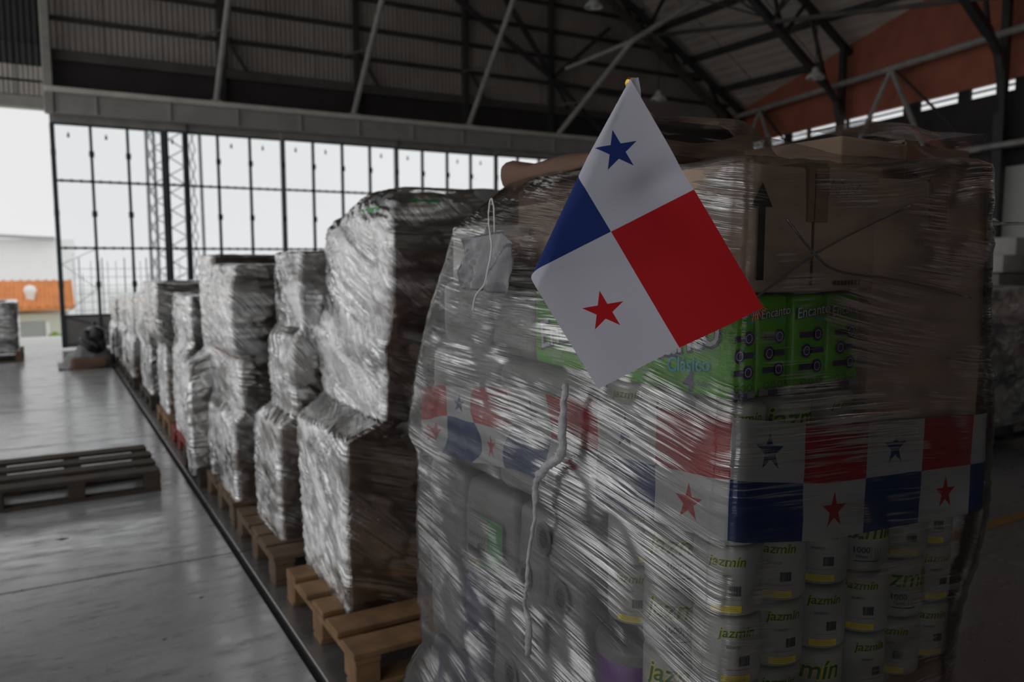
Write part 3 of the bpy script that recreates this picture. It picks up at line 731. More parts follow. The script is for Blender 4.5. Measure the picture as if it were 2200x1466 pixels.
# ================================================================== THINGS
# ------------------------------------------------------------------ pallets
def pallet(label, x0, y0, lx, ly, mat, nb=6, group='pallets under the wrapped loads', block=None, z=0.0, gap=0.03, rz=0.0):
    root = empty('pallet', (x0, y0, z), rz); tag(root, label, 'pallet', group)
    block = block or mat
    bw = (ly-gap*(nb-1))/nb
    for k in range(nb):
        w0 = k*(bw+gap); j = 0.004*((k*7) % 3-1)
        MB().box((j, w0, .122), (lx+j, w0+bw, .145), .003).build('deck_board', mat, root)
    for k in range(3):
        xs_ = k*(lx-.1)/2
        MB().box((xs_, 0, .100), (xs_+.1, ly, .1215), .003).build('stringer_board', mat, root)
        for q in range(3):
            ys_ = q*(ly-.13)/2
            MB().box((xs_+.002, ys_+.002, .0215), (xs_+.098, ys_+.128, .0995), .004).build('block', block, root)
    for q in range(3):
        ys_ = q*(ly-.1)/2
        MB().box((0, ys_, 0), (lx, ys_+.1, .021), .003).build('bottom_board', mat, root)
    return root

# ------------------------------------------------------------------ cartons and soft packs
CART = 'wrapped cartons on the pallets'
def carton(label, a, b, mat='carton_brown', group=CART, tape=True, seed=0, bulge=0.004, n=4):
    o = softbox(a, b, .007, n, bulge, .002, seed).build('carton', mat, None, True); tag(o, label, 'carton', group)
    (x0, y0, z0), (x1, y1, z1) = a, b
    if tape:
        xm = (x0+x1)/2; w = .025
        tb = MB().box((xm-w, y0-.0035-bulge, z1-.09), (xm+w, y0+.004, z1+.0015)); tb.box((xm-w, y0-.003, z1-.002), (xm+w, y1+.003, z1+.003+bulge))
        tb.build('tape', 'tape_brown', o)
    return o
def soft_pack(name, label, a, b, mat, cat, group=None, bulge=.010, lump=.006, seed=0, r=.02, n=6):
    o = softbox(a, b, r, n, bulge, lump, seed).build(name, mat, None, True); tag(o, label, cat, group); return o

# ------------------------------------------------------------------ stretch film
def film(label, levels, mat, seed, nleft=80, nfront=50, nz=100, amp=.006, rad=(.03, .10), zt=None, zref=1.5, slope=(.10, -.5, 0), warp=.10, group='stretch wraps around the loads'):
    L = np.array(levels, float); z = np.linspace(L[0, 0], L[-1, 0], nz)
    ip = lambda k: np.interp(z, L[:, 0], L[:, k])
    xn, xf, y0, x1, y1 = [ip(k) for k in range(1, 6)]
    for arr in (xn, xf, y0, x1, y1):      # ease the kinks
        ker = np.array([1, 2, 1])/4; arr[1:-1] = np.convolve(arr, ker, 'valid')
    ra, rb = rad; rc = .05; na, nb_, nr, nk = 8, 10, 14, 14
    rows = []; nrm = []
    for i in range(nz):
        P = []; N = []
        yl = np.linspace(y1[i]-rc, y0[i]+ra, nleft); tt = (y1[i]-yl)/(y1[i]-y0[i])
        for y_, t_ in zip(yl, tt): P.append((xf[i]+(xn[i]-xf[i])*t_, y_)); N.append((-1, 0))
        for k in range(1, na): a = PI+PI/2*k/na; P.append((xn[i]+ra+ra*math.cos(a), y0[i]+ra+ra*math.sin(a))); N.append((math.cos(a), math.sin(a)))
        for x_ in np.linspace(xn[i]+ra, x1[i]-rb, nfront): P.append((x_, y0[i])); N.append((0, -1))
        for k in range(1, nb_): a = 1.5*PI+PI/2*k/nb_; P.append((x1[i]-rb+rb*math.cos(a), y0[i]+rb+rb*math.sin(a))); N.append((math.cos(a), math.sin(a)))
        for y_ in np.linspace(y0[i]+rb, y1[i]-rc, nr): P.append((x1[i], y_)); N.append((1, 0))
        for k in range(1, 5): a = PI/2*k/5; P.append((x1[i]-rc+rc*math.cos(a), y1[i]-rc+rc*math.sin(a))); N.append((math.cos(a), math.sin(a)))
        for x_ in np.linspace(x1[i]-rc, xf[i]+rc, nk): P.append((x_, y1[i])); N.append((0, 1))
        for k in range(1, 5): a = PI/2+PI/2*k/5; P.append((xf[i]+rc+rc*math.cos(a), y1[i]-rc+rc*math.sin(a))); N.append((math.cos(a), math.sin(a)))
        rows.append(P); nrm.append(N)
    P = np.array(rows); N = np.array(nrm); nu = P.shape[1]
    seg = np.linalg.norm(np.diff(P, axis=1), axis=2).mean(0); u = np.concatenate([[0], np.cumsum(seg)])
    U = np.repeat(u[None], nz, 0); Z = np.repeat(z[:, None], nu, 1)
    wv = warp*2*(vnoise(U*1.5+seed, Z*1.7, seed)-.5)
    v1 = Z+(slope[0]+slope[2]*(1.3-Z))*U+wv; v2 = Z+slope[1]*U+warp*1.2*(vnoise(U*1.3+9, Z*1.4+seed, seed+5)-.5)*2
    r1 = 1-np.abs(2*vnoise(U*2.6, v1*30, seed+1)-1); r2 = 1-np.abs(2*vnoise(U*3.4, v2*42, seed+2)-1); lo = vnoise(U*3+seed, Z*3.4, seed+3)
    D = amp*(.75*r1**3*(1.3-lo)+.75*r2**3*lo+.5*lo)
    XY = P+N*D[..., None]
    ZZ = Z.copy()
    if zt is not None:
        top = zt(P[..., 0], P[..., 1]); zm = L[-1, 0]
        ZZ = np.where(Z > zref, zref+(Z-zref)*(top-zref)/(zm-zref), Z)
    cx = (xn[-1]+x1[-1])/2; cy = (y0[-1]+y1[-1])/2
    XY2 = [XY]; Z2 = [ZZ]
    for k, (ins, dz) in enumerate(((.02, .006), (.06, .010), (.16, .006))):
        c = np.array([cx, cy]); d = c-XY[-1]; ln = np.linalg.norm(d, axis=1, keepdims=True)
        XY2.append((XY[-1]+d/ln*ins)[None]); Z2.append((ZZ[-1]+dz+.004*vnoise(u*30, u*0+k, seed))[None])
    XY = np.concatenate(XY2); ZZ = np.concatenate(Z2); nzt = XY.shape[0]
    U = np.repeat(u[None], nzt, 0); v1 = np.concatenate([v1]+[v1[-1:]+.03*k for k in (1, 2, 3)]); v2 = np.concatenate([v2]+[v2[-1:]+.03*k for k in (1, 2, 3)])
    verts = np.dstack([XY, ZZ]).reshape(-1, 3)
    idx = np.arange(nzt*nu).reshape(nzt, nu)
    a = idx[:-1]; b = idx[1:]
    quads = np.stack([a, np.roll(a, -1, 1), np.roll(b, -1, 1), b], -1).reshape(-1, 4)
    me = bpy.data.meshes.new('stretch_wrap'); me.from_pydata(verts.tolist(), [], quads.tolist()); me.update()
    perim = u[-1]+np.linalg.norm(P[0, 0]-P[0, -1])
    Uw = np.concatenate([U, np.full((nzt, 1), perim)], 1)
    for nm, V in (('UVMap', v1), ('UVCross', v2)):
        Vw = np.concatenate([V, V[:, :1]], 1)
        ia, ja = np.meshgrid(np.arange(nzt-1), np.arange(nu), indexing='ij')
        c4 = [(ia, ja), (ia, ja+1), (ia+1, ja+1), (ia+1, ja)]
        uvq = np.stack([np.stack([Uw[i_, j_], Vw[i_, j_]], -1) for i_, j_ in c4], 2).reshape(-1)
        me.uv_layers.new(name=nm).data.foreach_set('uv', uvq)
    o = link('stretch_wrap', me, mat, None, True); tag(o, label, 'plastic wrap', group)
    return o

# ------------------------------------------------------------------ FRONT LOAD
pallet('dark wooden pallet under the nearest load with the flag', .92, .93, .74, 1.15, 'wood_mid', 6)
carton('brown base carton hidden low under the paper rolls of the nearest load', (.95, .925, .146), (1.6, 1.135, .705), 'carton_brown', tape=False)
carton('small brown carton under the purple tub of the nearest load', (.95, 1.142, .146), (1.09, 1.292, .618), 'carton_brown', tape=False)
carton('plain brown carton in the middle of the nearest load', (1.10, 1.30, .146), (1.62, 2.04, 1.30), 'carton_brown', tape=False)
# paper rolls
RH, RR = .118, .058
prof = [(.019, .09), (.019, RH-.002), (.024, RH), (RR-.008, RH), (RR-.003, RH-.003), (RR, RH-.009), (RR, .009), (RR-.003, .003), (RR-.008, 0), (.02, 0)]
roll_me = MB().lathe(prof, (0, 0, 0), 32).build('toilet_roll', 'paper_roll', None, True).data
bpy.data.objects.remove(bpy.data.objects['toilet_roll'])
core_me = MB().lathe([(.0185, .02), (.0185, RH-.001), (.0175, RH-.001), (.0175, .02), (.001, .02)], (0, 0, 0), 16).build('core', 'core_card', None, True).data
bpy.data.objects.remove(bpy.data.objects['core'])
cm = cyl_map(RR)
def bars(x0, x1, y0, y1, seed=1):
    rg = random.Random(seed); x = x0; out = []
    while x < x1:
        w = rg.choice((.0006, .0009, .0014)); out.append((x, y0, x+w, y1)); x += w+rg.choice((.0006, .001))
    return rects2d(out)
prints = {}
def pm(name, vf, mat, lift):
    o = decal(name, vf, cm, mat, None, lift); me = o.data; bpy.data.objects.remove(o); return (name, me)
big = text2d('jazmín', .052, .012, .18); bigo = text2d('jazmín', .052, .045, .18)
prints['A'] = [pm('lettering_outline', shift(bigo, 0, .082), 'yellow_print', .0004), pm('lettering', shift(big, 0, .082), 'green_dark_print', .0009),
               pm('lettering', join2(shift(text2d('1000', .0165, .02), -.014, .044), shift(text2d('Hojas', .0095), -.012, .032), rects2d([(-.026, .0215, .020, .0235)])), 'black_print', .0006),
               pm('roll_icon', join2(rects2d([(.0045, .028, .0052, .050)]), shift(text2d('1', .010, .01), .0185, .038), disc2d(.0185, .046, .0065, 16, .0056, .4), rects2d([(.0118, .031, .0126, .046), (.0244, .031, .0252, .046), (.0122, .0305, .025, .0312)]), shift(text2d('Rollo', .005), .0185, .0265)), 'black_print', .0006)]
sm = text2d('jazmín', .0245, .010, .18); smo = text2d('jazmín', .0245, .04, .18)
prints['B'] = [pm('lettering_outline', shift(smo, 0, .096), 'yellow_print', .0004), pm('lettering', shift(sm, 0, .096), 'green_dark_print', .0009),
               pm('lettering', shift(text2d('20220727', .0062), -.006, .071), 'black_print', .0006),
               pm('barcode', bars(.004, .024, .038, .055), 'black_print', .0006),
               pm('fine_print', join2(rects2d([(-.02, .031, .028, .0316)])), 'grey_print', .0006),
               pm('label_band', rects2d([(-.026, .009, .026, .021)]), 'yellow_print', .0005),
               pm('fine_print', rects2d([(-.018, .012, .020, .0126), (-.018, .015, .020, .0156), (-.018, .018, .016, .0186)]), 'grey_print', .0008)]
def roll(label, x, y, z, rz, kind):
    o = link('toilet_roll', roll_me, None); o.location = (x, y, z); o.rotation_euler = (0, 0, math.radians(rz))
    tag(o, label, 'toilet roll', 'white paper rolls in the nearest load')
    link('core', core_me, None, o)
    for nm, me in prints.get(kind, []): link(nm, me, None, o)
    return o
ZR = [.709, .831, .953, 1.075, 1.195]
rname = ['bottom', 'second lowest', 'middle', 'fourth', 'top']
# columns: (x, y, what, facing per row, print per row)
cols_ = [(.994, .959, 'corner', (-30, -28, -46, -40, -20), 'BBBAB'),
         (.996, 1.088, 'first left of the corner', (-28, -30, -30, -30, -30), 'AAAAA'),
         (1.000, 1.212, 'second left of the corner', (-120, -52, -10, -60, -60), 'BBBAB'),
         (1.108, .964, 'first right of the corner', (-25, -22, -38, -30, 0), 'BBBBA'),
         (1.232, .968, 'second right of the corner', (-60, -30, -40, -20, 0), 'ABBBB'),
         (1.356, .968, 'third right of the corner', (-20, -45, -30, -30, 0), 'BBABB'),
         (1.480, .970, 'fourth right of the corner', (-50, -30, -40, -20, 0), 'BABBB'),
         (1.600, .985, 'fifth right of the corner', (-30, -20, -40, -20, 0), 'BBBAB')]
for ci, (x, y, what, rots, kinds) in enumerate(cols_):
    for k, z in enumerate(ZR):
        if (k == 4 and x > 1.25) or (k == 0 and abs(y-1.212) < .01): continue
        jx = random.uniform(-.003, .003)
        roll('white paper roll, %s row from below, column %s' % (rname[k], what), x+jx, y+random.uniform(-.003, .003), z, rots[k], kinds[k])

# green 4-roll packs over the banner: broad printed faces to the aisle, narrow sides to the viewer
def print_broad(o, X, yc, zc):
    mp = on_left(X, yc, zc); rot = .24
    decal('lettering_outline', shift(text2d('Encanto', .083, .040, .12, .92), 0, .002, rot), mp, 'purple_print', o, .0006)
    decal('lettering', shift(text2d('Encanto', .083, .006, .12, .92), 0, .004, rot), mp, 'silver_print', o, .0014)
    decal('lettering', shift(text2d('Clásico', .036, .010, .12), .050, -.034, rot*.5), mp, 'cyan_print', o, .0010)
    decal('lettering', shift(text2d('4', .050, .02, .1), .052, -.064), mp, 'purple_print', o, .0010)
    decal('lettering', shift(text2d('Rollos', .014, .006), .088, -.062), mp, 'purple_print', o, .0010)
    decal('fine_print', join2(rects2d([(-.068, -.055, -.03, -.050), (-.068, -.064, -.036, -.059), (-.068, -.073, -.022, -.068)]), disc2d(-.078, -.058, .007, 14, .0055)), mp, 'faint_print', o, .0010)
def print_side(o, Y, xc, zc, w):
    mp = on_front(Y, xc, zc); k = w/.08
    decal('lettering_outline', shift(text2d('Encanto', .0225*k, .035, .12), 0, .056, .10), mp, 'purple_print', o, .0006)
    decal('lettering', shift(text2d('Encanto', .0225*k, .004, .12), 0, .0565, .10), mp, 'silver_print', o, .0012)
    decal('lettering', shift(text2d('Clásico', .0085*k, .005), .014*k, .043), mp, 'cyan_print', o, .0008)
    ic = []; ring = []
    for q, zz in enumerate((.016, -.012, -.040)):
        sx = 1 if q % 2 == 0 else -1
        ic.append(disc2d(.012*k*sx, zz, .0125)); ic.append(rects2d([(-.026*k*sx, zz-.005, .006*k*sx, zz+.005)])); ring.append(disc2d(.012*k*sx, zz, .0078, 14, .0066))
    decal('icon', join2(*ic), mp, 'purple_print', o, .0006)
    decal('icon_ring', join2(*ring), mp, 'silver_print', o, .0010)
    decal('fine_print', join2(disc2d(-.017*k, -.066, .006, 12, .005), disc2d(0, -.066, .006, 12, .005), disc2d(.017*k, -.066, .006, 12, .005)), mp, 'black_print', o, .0006)
    decal('label_patch', rects2d([(-.012*k, -.083, .012*k, -.074)]), mp, 'purple_print', o, .0006)
GP = 'green tissue packs in the nearest load'
Z0, Z1 = 1.318, 1.488
packs = [('green printed tissue pack at the near corner, tip of the flag over its big print', .945, 1.013, .925, 1.195, True),
         ('green tissue pack, second along the front from the corner', 1.016, 1.094, .930, 1.19, False),
         ('green tissue pack, third along the front from the corner', 1.097, 1.190, .925, 1.19, False),
         ('green tissue pack, rightmost along the front beside the tall carton', 1.193, 1.286, .930, 1.19, False)]
for i, (lab, xa, xb, ya, yb, broad) in enumerate(packs):
    o = soft_pack('tissue_pack', lab, (xa, ya, Z0), (xb, yb, Z1), 'pack_green', 'tissue pack', GP, .003, .0015, i, .012)
    decal('base_band', rects2d([((xa-xb)/2+.006, -.083, (xb-xa)/2-.006, -.070)]), on_front(ya-.004, (xa+xb)/2, (Z0+Z1)/2), 'pack_grey', o, .0002)
    print_side(o, ya-.0045, (xa+xb)/2, (Z0+Z1)/2, xb-xa)
    if broad: print_broad(o, xa-.0045, (ya+yb)/2, (Z0+Z1)/2)
o = soft_pack('tissue_pack', 'green printed tissue pack on the aisle side, left of the flag', (.945, 1.21, Z0), (1.04, 1.51, Z1), 'pack_green', 'tissue pack', GP, .003, .0015, 9, .012)
print_broad(o, .9405, 1.36, (Z0+Z1)/2)
WP = 'white tissue packs in the nearest load'
for i, (lab, ya, yb, za, zb, m) in enumerate([
        ('pale tissue pack right of the far green pack, under the grey sheet', 1.52, 1.72, Z0, Z1, 'pack_white'),
        ('pale tissue pack at the far end of the green pack row', 1.73, 1.99, Z0, Z1, 'pack_white'),
        ('white tissue pack behind the crumpled middle of the flag banner', 1.30, 1.66, 1.0, 1.308, 'pack_white'),
        ('white tissue pack behind the far end of the flag banner', 1.67, 2.05, 1.0, 1.308, 'pack_white'),
        ('white tissue pack with dark core ends behind the twisted strand', 1.30, 1.57, .742, .985, 'pack_white'),
        ('white tissue pack with a green photo panel under the banner', 1.585, 1.84, .742, .985, 'pack_white'),
        ('grey tissue pack at the far edge below the banner', 1.855, 2.07, .742, .985, 'pack_grey'),
        ('pale tissue pack with core ends low beside the twisted strand', 1.30, 1.70, .462, .730, 'pack_white'),
        ('dark navy pack low on the aisle side of the nearest load', 1.715, 1.87, .462, .730, 'pack_navy'),
        ('grey pack at the far edge beside the navy pack', 1.88, 2.07, .462, .730, 'pack_grey'),
        ('grey pack on the pallet at the foot of the nearest load', 1.30, 1.66, .150, .452, 'pack_grey'),
        ('navy and white pack on the pallet at the far foot of the nearest load', 1.67, 2.07, .150, .452, 'pack_navy')]):
    o = soft_pack('tissue_pack', lab, (.945 if i < 2 else .935, ya, za), (1.09, yb, zb), m, 'tissue pack', WP, .006, .005, 20+i, .03, 7)
    X = .928 if i >= 2 else .938
    if 'core ends' in lab:
        for (dy, dz) in ((-.07, -.04), (.08, -.045), (.0, .07)):
            decal('core_end', disc2d(0, 0, .030, 18, 0, 1.25), on_left(X-.004, (ya+yb)/2+dy, (za+zb)/2+dz), 'grey_print', o, .001)
            decal('core_hole', disc2d(0, 0, .017, 14, 0, 1.25), on_left(X-.004, (ya+yb)/2+dy, (za+zb)/2+dz), 'black_print', o, .002)
    if 'photo panel' in lab:
        mp = on_left(X-.006, 1.70, .842)
        decal('panel', rects2d([(-.02, -.065, .085, .065)]), mp, 'green_print', o, .001)
        decal('photo', rects2d([(-.10, -.055, .012, .062)]), mp, 'pack_grey', o, .002)
        decal('photo_figure', join2(disc2d(-.02, -.03, .022), rects2d([(-.09, -.052, .01, -.03)])), mp, 'black_print', o, .003)
        decal('fine_print', rects2d([(-.085+.013*q, -.006, -.076+.013*q, .008) for q in range(7)]), mp, 'grey_print', o, .003)
        decal('swatch', join2(rects2d([(-.08, -.072, -.06, -.066)])), mp, 'red_print', o, .003)
        decal('swatch', rects2d([(-.05, -.072, -.03, -.066)]), mp, 'yellow_print', o, .003)
    if 'far foot' in lab:
        decal('stripe', rects2d([(-.05, -.12, .03, .12)]), on_left(X-.007, 1.98, .31), 'pack_white', o, .001)
        decal('stripe', rects2d([(-.01, -.10, .03, .10)]), on_left(X-.007, 1.97, .33), 'purple_print', o, .002)
# purple tub
tb = MB().lathe([(.001, 0), (.075, 0), (.082, .01), (.082, .145), (.078, .15)], (0, 0, 0), 32).build('paper_tub', 'pack_purple', None, True)
tag(tb, 'purple tub with a pale lid at the foot of the rolls', 'tub')
MB().lathe([(.084, .13), (.086, .15), (.082, .16), (.06, .166), (.001, .168)], (0, 0, 0), 32).build('lid', 'pack_grey', tb, True)
tb.location = (1.016, 1.222, .621)

# cartons on top
A = carton('brown carton at the top near corner with a black up arrow', (.95, .905, 1.494), (1.285, 1.28, 1.700), 'carton_tan', seed=3)
ar = join2(rects2d([(-.008, -.080, .008, .040)]), ([(-.024, .036), (.024, .036), (0, .074)], [(0, 1, 2)]))
decal('arrow_mark', shift(ar, 0, 0), on_front(.899, .985, 1.595), 'black_print', A, .0015)
sq = [(-.05+.0042*q, .014*math.sin(q*1.15)*(1-.02*q)) for q in range(25)]
decal('scribble', ([p for (x, y) in sq for p in ((x, y-.0012), (x, y+.0012))], [(2*q, 2*q+2, 2*q+3, 2*q+1) for q in range(24)]), on_front(.899, 1.175, 1.668), 'black_print', A, .0015)
decal('fine_print', rects2d([(-.035+.009*q, -.004, -.029+.009*q, .004) for q in range(8)]), on_front(.899, 1.20, 1.508), 'black_print', A, .0015)
MB().box((1.108, .8975, 1.505), (1.110, .902, 1.69)).build('seam', 'carton_dark', A)
carton('tall brown carton at the right end of the nearest load', (1.292, .915, 1.202), (1.655, 1.40, 1.695), 'carton_tan', seed=5)
carton('brown carton peaking at the back top of the nearest load', (1.46, 1.12, 1.700), (1.93, 1.62, 1.806), 'carton_brown', seed=8)
carton('brown carton under the peak at the back of the nearest load', (1.30, 1.42, 1.32), (1.70, 1.95, 1.695), 'carton_brown', seed=8, tape=False)
Bc = carton('brown carton with a sagging lid left of the flag', (1.085, 1.30, 1.32), (1.285, 1.82, 1.765), 'carton_brown', seed=11, tape=False)
lid = softbox((1.045, 1.22, 1.728), (1.30, 1.85, 1.792), .028, 8, .006, .012, 4).build('lid', 'carton_dark', Bc, True)
carton('white carton under the bright film at the far top corner', (.945, 1.74, 1.494), (1.075, 1.925, 1.632), 'carton_white', seed=12, tape=False)
carton('brown carton behind the hanging grey sheet', (.955, 1.30, 1.494), (1.075, 1.72, 1.60), 'carton_brown', seed=13, tape=False)

# printed flag banner wound round the load, under the film
P1L = [(.10, .90, .90, .93, 1.60, 2.15), (.20, .89, .875, .91, 1.62, 2.21), (.30, .895, .89, .91, 1.63, 2.19), (.42, .905, .905, .90, 1.65, 2.10), (.58, .91, .905, .895, 1.66, 2.12), (.80, .915, .905, .89, 1.67, 2.13), (.90, .915, .90, .89, 1.72, 2.10),
       (1.0, .915, .90, .885, 1.745, 2.11), (1.05, .915, .885, .885, 1.745, 2.14), (1.2, .92, .89, .885, 1.74, 2.10), (1.31, .925, .90, .885, 1.735, 2.07), (1.35, .93, .905, .89, 1.72, 2.06),
       (1.49, .93, .92, .885, 1.705, 1.99), (1.62, .935, .93, .885, 1.70, 1.945), (1.66, .94, .945, .89, 1.70, 1.945), (1.80, .945, 1.06, .895, 1.70, 1.86)]
def banner():
    L = np.array(P1L); pts = []
    z = 1.17; g = lambda k: float(np.interp(z, L[:, 0], L[:, k]))
    xn, xf, y0, x1, y1 = [g(k)+d for k, d in ((1, .004), (2, .004), (3, .004), (4, -.006), (5, -.07))]
    ra, rb = .045, .11
    for y in np.linspace(y1, y0+ra, 170): pts.append((xf+(xn-xf)*(y1-y)/(y1-y0), y))
    for k in range(1, 10): a = PI+PI/2*k/10; pts.append((xn+ra+ra*math.cos(a), y0+ra+ra*math.sin(a)))
    for x in np.linspace(xn+ra, x1-rb, 90): pts.append((x, y0))
    for k in range(1, 14): a = 1.5*PI+PI/2*k/13; pts.append((x1-rb+rb*math.cos(a), y0+rb+rb*math.sin(a)))
    for y in np.linspace(y0+rb+.02, y1-.3, 20): pts.append((x1, y))
    P = np.array(pts); s = np.concatenate([[0], np.cumsum(np.linalg.norm(np.diff(P, axis=0), axis=1))])
    T = np.gradient(P, axis=0); T /= np.linalg.norm(T, axis=1, keepdims=True); Nn = np.stack([T[:, 1], -T[:, 0]], 1)
    ic = 170+4; sc = s[ic]
    ktab = np.array([-.06, sc-.36, sc, sc+.22, sc+.75, s[-1]]); ztab = np.array([1.185, 1.272, 1.298, 1.262, 1.232, 1.22])
    zt = np.interp(s, ktab, ztab); nv = 26
    t = np.linspace(0, 1, nv)
    S = np.repeat(s[:, None], nv, 1); T_ = np.repeat(t[None], len(s), 0)
    crum = np.clip((sc-.30-S)/.35, 0, 1)              # the aisle end is bunched up
    hgt = .205-.012*crum
    ztop = zt[:, None]+.022*crum*np.maximum(0, vnoise(S*7.5, S*0+3, 4)-.35)*2.2
    Z = ztop-(1-T_)*(hgt+.02*crum*(vnoise(S*9, S*0, 8)-.5))
    d = -.001-.003*vnoise(S*28, Z*16, 2)-crum*.006*vnoise(S*22+Z*9, Z*12, 5)
    XY = P[:, None, :]+Nn[:, None, :]*d[..., None]
    Uv = (S-sc)/.335+crum*.16*(vnoise(S*9, Z*11, 11)-.5)*2+.012*(vnoise(S*14, Z*20, 12)-.5)
    Vv = T_+crum*.20*(vnoise(S*10+4, Z*8, 13)-.5)
    verts = np.dstack([XY, Z]).reshape(-1, 3); idx = np.arange(len(s)*nv).reshape(len(s), nv)
    q = np.stack([idx[:-1, :-1], idx[1:, :-1], idx[1:, 1:], idx[:-1, 1:]], -1).reshape(-1, 4)
    me = bpy.data.meshes.new('flag_banner'); me.from_pydata(verts.tolist(), [], q.tolist()); me.update()
    uvv = np.dstack([Uv, np.clip(Vv, .001, .999)]).reshape(-1, 2)
    me.uv_layers.new(name='UVMap').data.foreach_set('uv', uvv[q.reshape(-1)].reshape(-1))
    o = link('flag_banner', me, 'flag_banner', None, True)
    tag(o, 'red white and blue star flag banner wound around the nearest load', 'banner')
banner()
sstep = lambda a, b, x: np.clip((x-a)/(b-a), 0, 1)**2*(3-2*np.clip((x-a)/(b-a), 0, 1))
def ztop1(x, y):
    z = 1.705+(1.742-1.705)*sstep(1.05, 1.35, y)
    return z+.03*sstep(1.25, 1.6, x)
film('clear creased stretch film around the nearest load with the flags', P1L, 'film_front', 1, 170, 100, 250, .006, (.04, .11), ztop1, 1.50, (.02, .16, .16), .05)
# film sheet pulled over the top cartons
def top_sheet():
    n = 34; mb = MB(); X = np.linspace(.965, 1.95, n); Y = np.linspace(.925, 1.26, n); gx, gy = np.meshgrid(X, Y, indexing='ij')
    base = np.maximum.reduce([np.where((gx < 1.30) & (gy < 1.3), 1.712, 1.60), np.where(gx < 1.30, 1.80*(gy > 1.15)+1.6*(gy <= 1.15), 0), np.where((gx > 1.28) & (gx < 1.68), 1.71, 1.55), np.where((gx > 1.42) & (gy > 1.08), 1.815, 0)])
    for _ in range(5):
        b = base.copy(); b[1:-1, 1:-1] = (base[:-2, 1:-1]+base[2:, 1:-1]+base[1:-1, :-2]+base[1:-1, 2:]+base[1:-1, 1:-1]*2)/6; base = np.maximum(b, base*.0+b)
    base += .012+.020*vnoise(gx*9, gy*9, 3)+.018*np.maximum(0, vnoise(gx*4+2, gy*4, 6)-.4)
    v = np.dstack([gx, gy, base]).reshape(-1, 3); idx = np.arange(n*n).reshape(n, n)
    f = [tuple(int(k) for k in q) for q in np.stack([idx[:-1, :-1], idx[1:, :-1], idx[1:, 1:], idx[:-1, 1:]], -1).reshape(-1, 4)]
    me = bpy.data.meshes.new('film_sheet'); me.from_pydata(v.tolist(), [], f); me.update()
    uvv = np.stack([v[:, 0]+v[:, 1]*.3, v[:, 1]], 1); ii = np.array(f).reshape(-1)
    for nm in ('UVMap', 'UVCross'): me.uv_layers.new(name=nm).data.foreach_set('uv', uvv[ii].reshape(-1))
    tag(link('film_sheet', me, 'film_thin', None, True), 'loose clear film sheet over the top cartons of the nearest load', 'plastic wrap')
top_sheet()
# twisted strand of film hanging on the aisle side
def strand(label, pts, r, name='film_strand', mat='film_strand', cat='plastic strand', wob=.006, seed=0, n=7, sub=8, group='twisted film strands'):
    pts = [Vector(p) for p in pts]; out = []; rr = []
    for i in range(len(pts)-1):
        a, b, c, d = pts[max(i-1, 0)], pts[i], pts[i+1], pts[min(i+2, len(pts)-1)]
        for k in range(sub):
            t = k/sub
            p = .5*((2*b)+(c-a)*t+(2*a-5*b+4*c-d)*t*t+(3*b-a-3*c+d)*t**3); out.append(p)
    out.append(pts[-1]); rg = random.Random(seed); res = []
    for i, p in enumerate(out):
        res.append(p+Vector((rg.uniform(-wob, wob)*.3, rg.uniform(-wob, wob), rg.uniform(-wob, wob)*.4)))
        rr.append((r[min(i*(len(r))//len(out), len(r)-1)] if isinstance(r, (list, tuple)) else r)*rg.uniform(.92, 1.08))
    o = MB().tube(res, rr, n).build(name, mat, None, True)
    if label: tag(o, label, cat, group)
    return o
st = [onx(x, y, X) for x, y, X in ((1215, 825, .880), (1208, 900, .878), (1205, 975, .876), (1172, 1005, .874), (1152, 1040, .872), (1148, 1110, .874), (1137, 1180, .876), (1133, 1250, .876), (1127, 1300, .876), (1137, 1345, .878), (1134, 1405, .880))]
strand('twisted rope of clear film hanging down the aisle side', st, [.007, .009, .010, .010, .007, .0042, .004, .005, .004, .007, .008], wob=.003, seed=4, mat='strand_white')
# thin film cords crossing the front
strand('thin film cord rising to the right across the front film', [ony(1622, 642, .872), ony(1745, 550, .872), ony(1850, 492, .874), ony(1960, 440, .876)], .0022, wob=.0006, seed=5)
strand('thin film cord falling to the right across the front film', [ony(1690, 470, .872), ony(1745, 540, .870), ony(1800, 582, .870), ony(1930, 602, .872), ony(2085, 640, .876)], .0022, wob=.0006, seed=6)
# crumpled grey sheet tied on with a white cord
def grey_sheet():
    px = [(1003, 515), (1058, 500), (1085, 487), (1112, 515), (1112, 630), (1055, 628), (1003, 622), (995, 600)]
    n, m = 18, 20; c = []
    tl, tr, br, bl = onx(1003, 512, .885), onx(1110, 492, .885), onx(1111, 632, .875), onx(997, 620, .875)
    for i in range(n+1):
        for j in range(m+1):
            s, t = i/n, j/m
            p = (tl*(1-s)+tr*s)*(1-t)+(bl*(1-s)+br*s)*t
            if s > .78 and t < .25: p = p+Vector((0, 0, -.035*(s-.78)/.22*(1-t/.25)))
            d = .016*(float(vnoise(s*3.2+t*.8, t*1.2, 3))-.5)+.016*abs(math.sin(s*8+t*2.5))*(.35+t)+.016*(float(vnoise(s*8+t*3, t*6, 5))-.5)
            c.append(p+Vector((-abs(d)-.004, 0, 0)))
    f = [(i*(m+1)+j, (i+1)*(m+1)+j, (i+1)*(m+1)+j+1, i*(m+1)+j+1) for i in range(n) for j in range(m)]
    mb = MB(); mb.add(c, f); o = mb.build('plastic_sheet', 'paper_grey', None, True); tag(o, 'crumpled grey plastic sheet tied to the aisle side with white cord', 'plastic sheet')
    so = o.modifiers.new('thickness', 'SOLIDIFY'); so.thickness = .0008
grey_sheet()
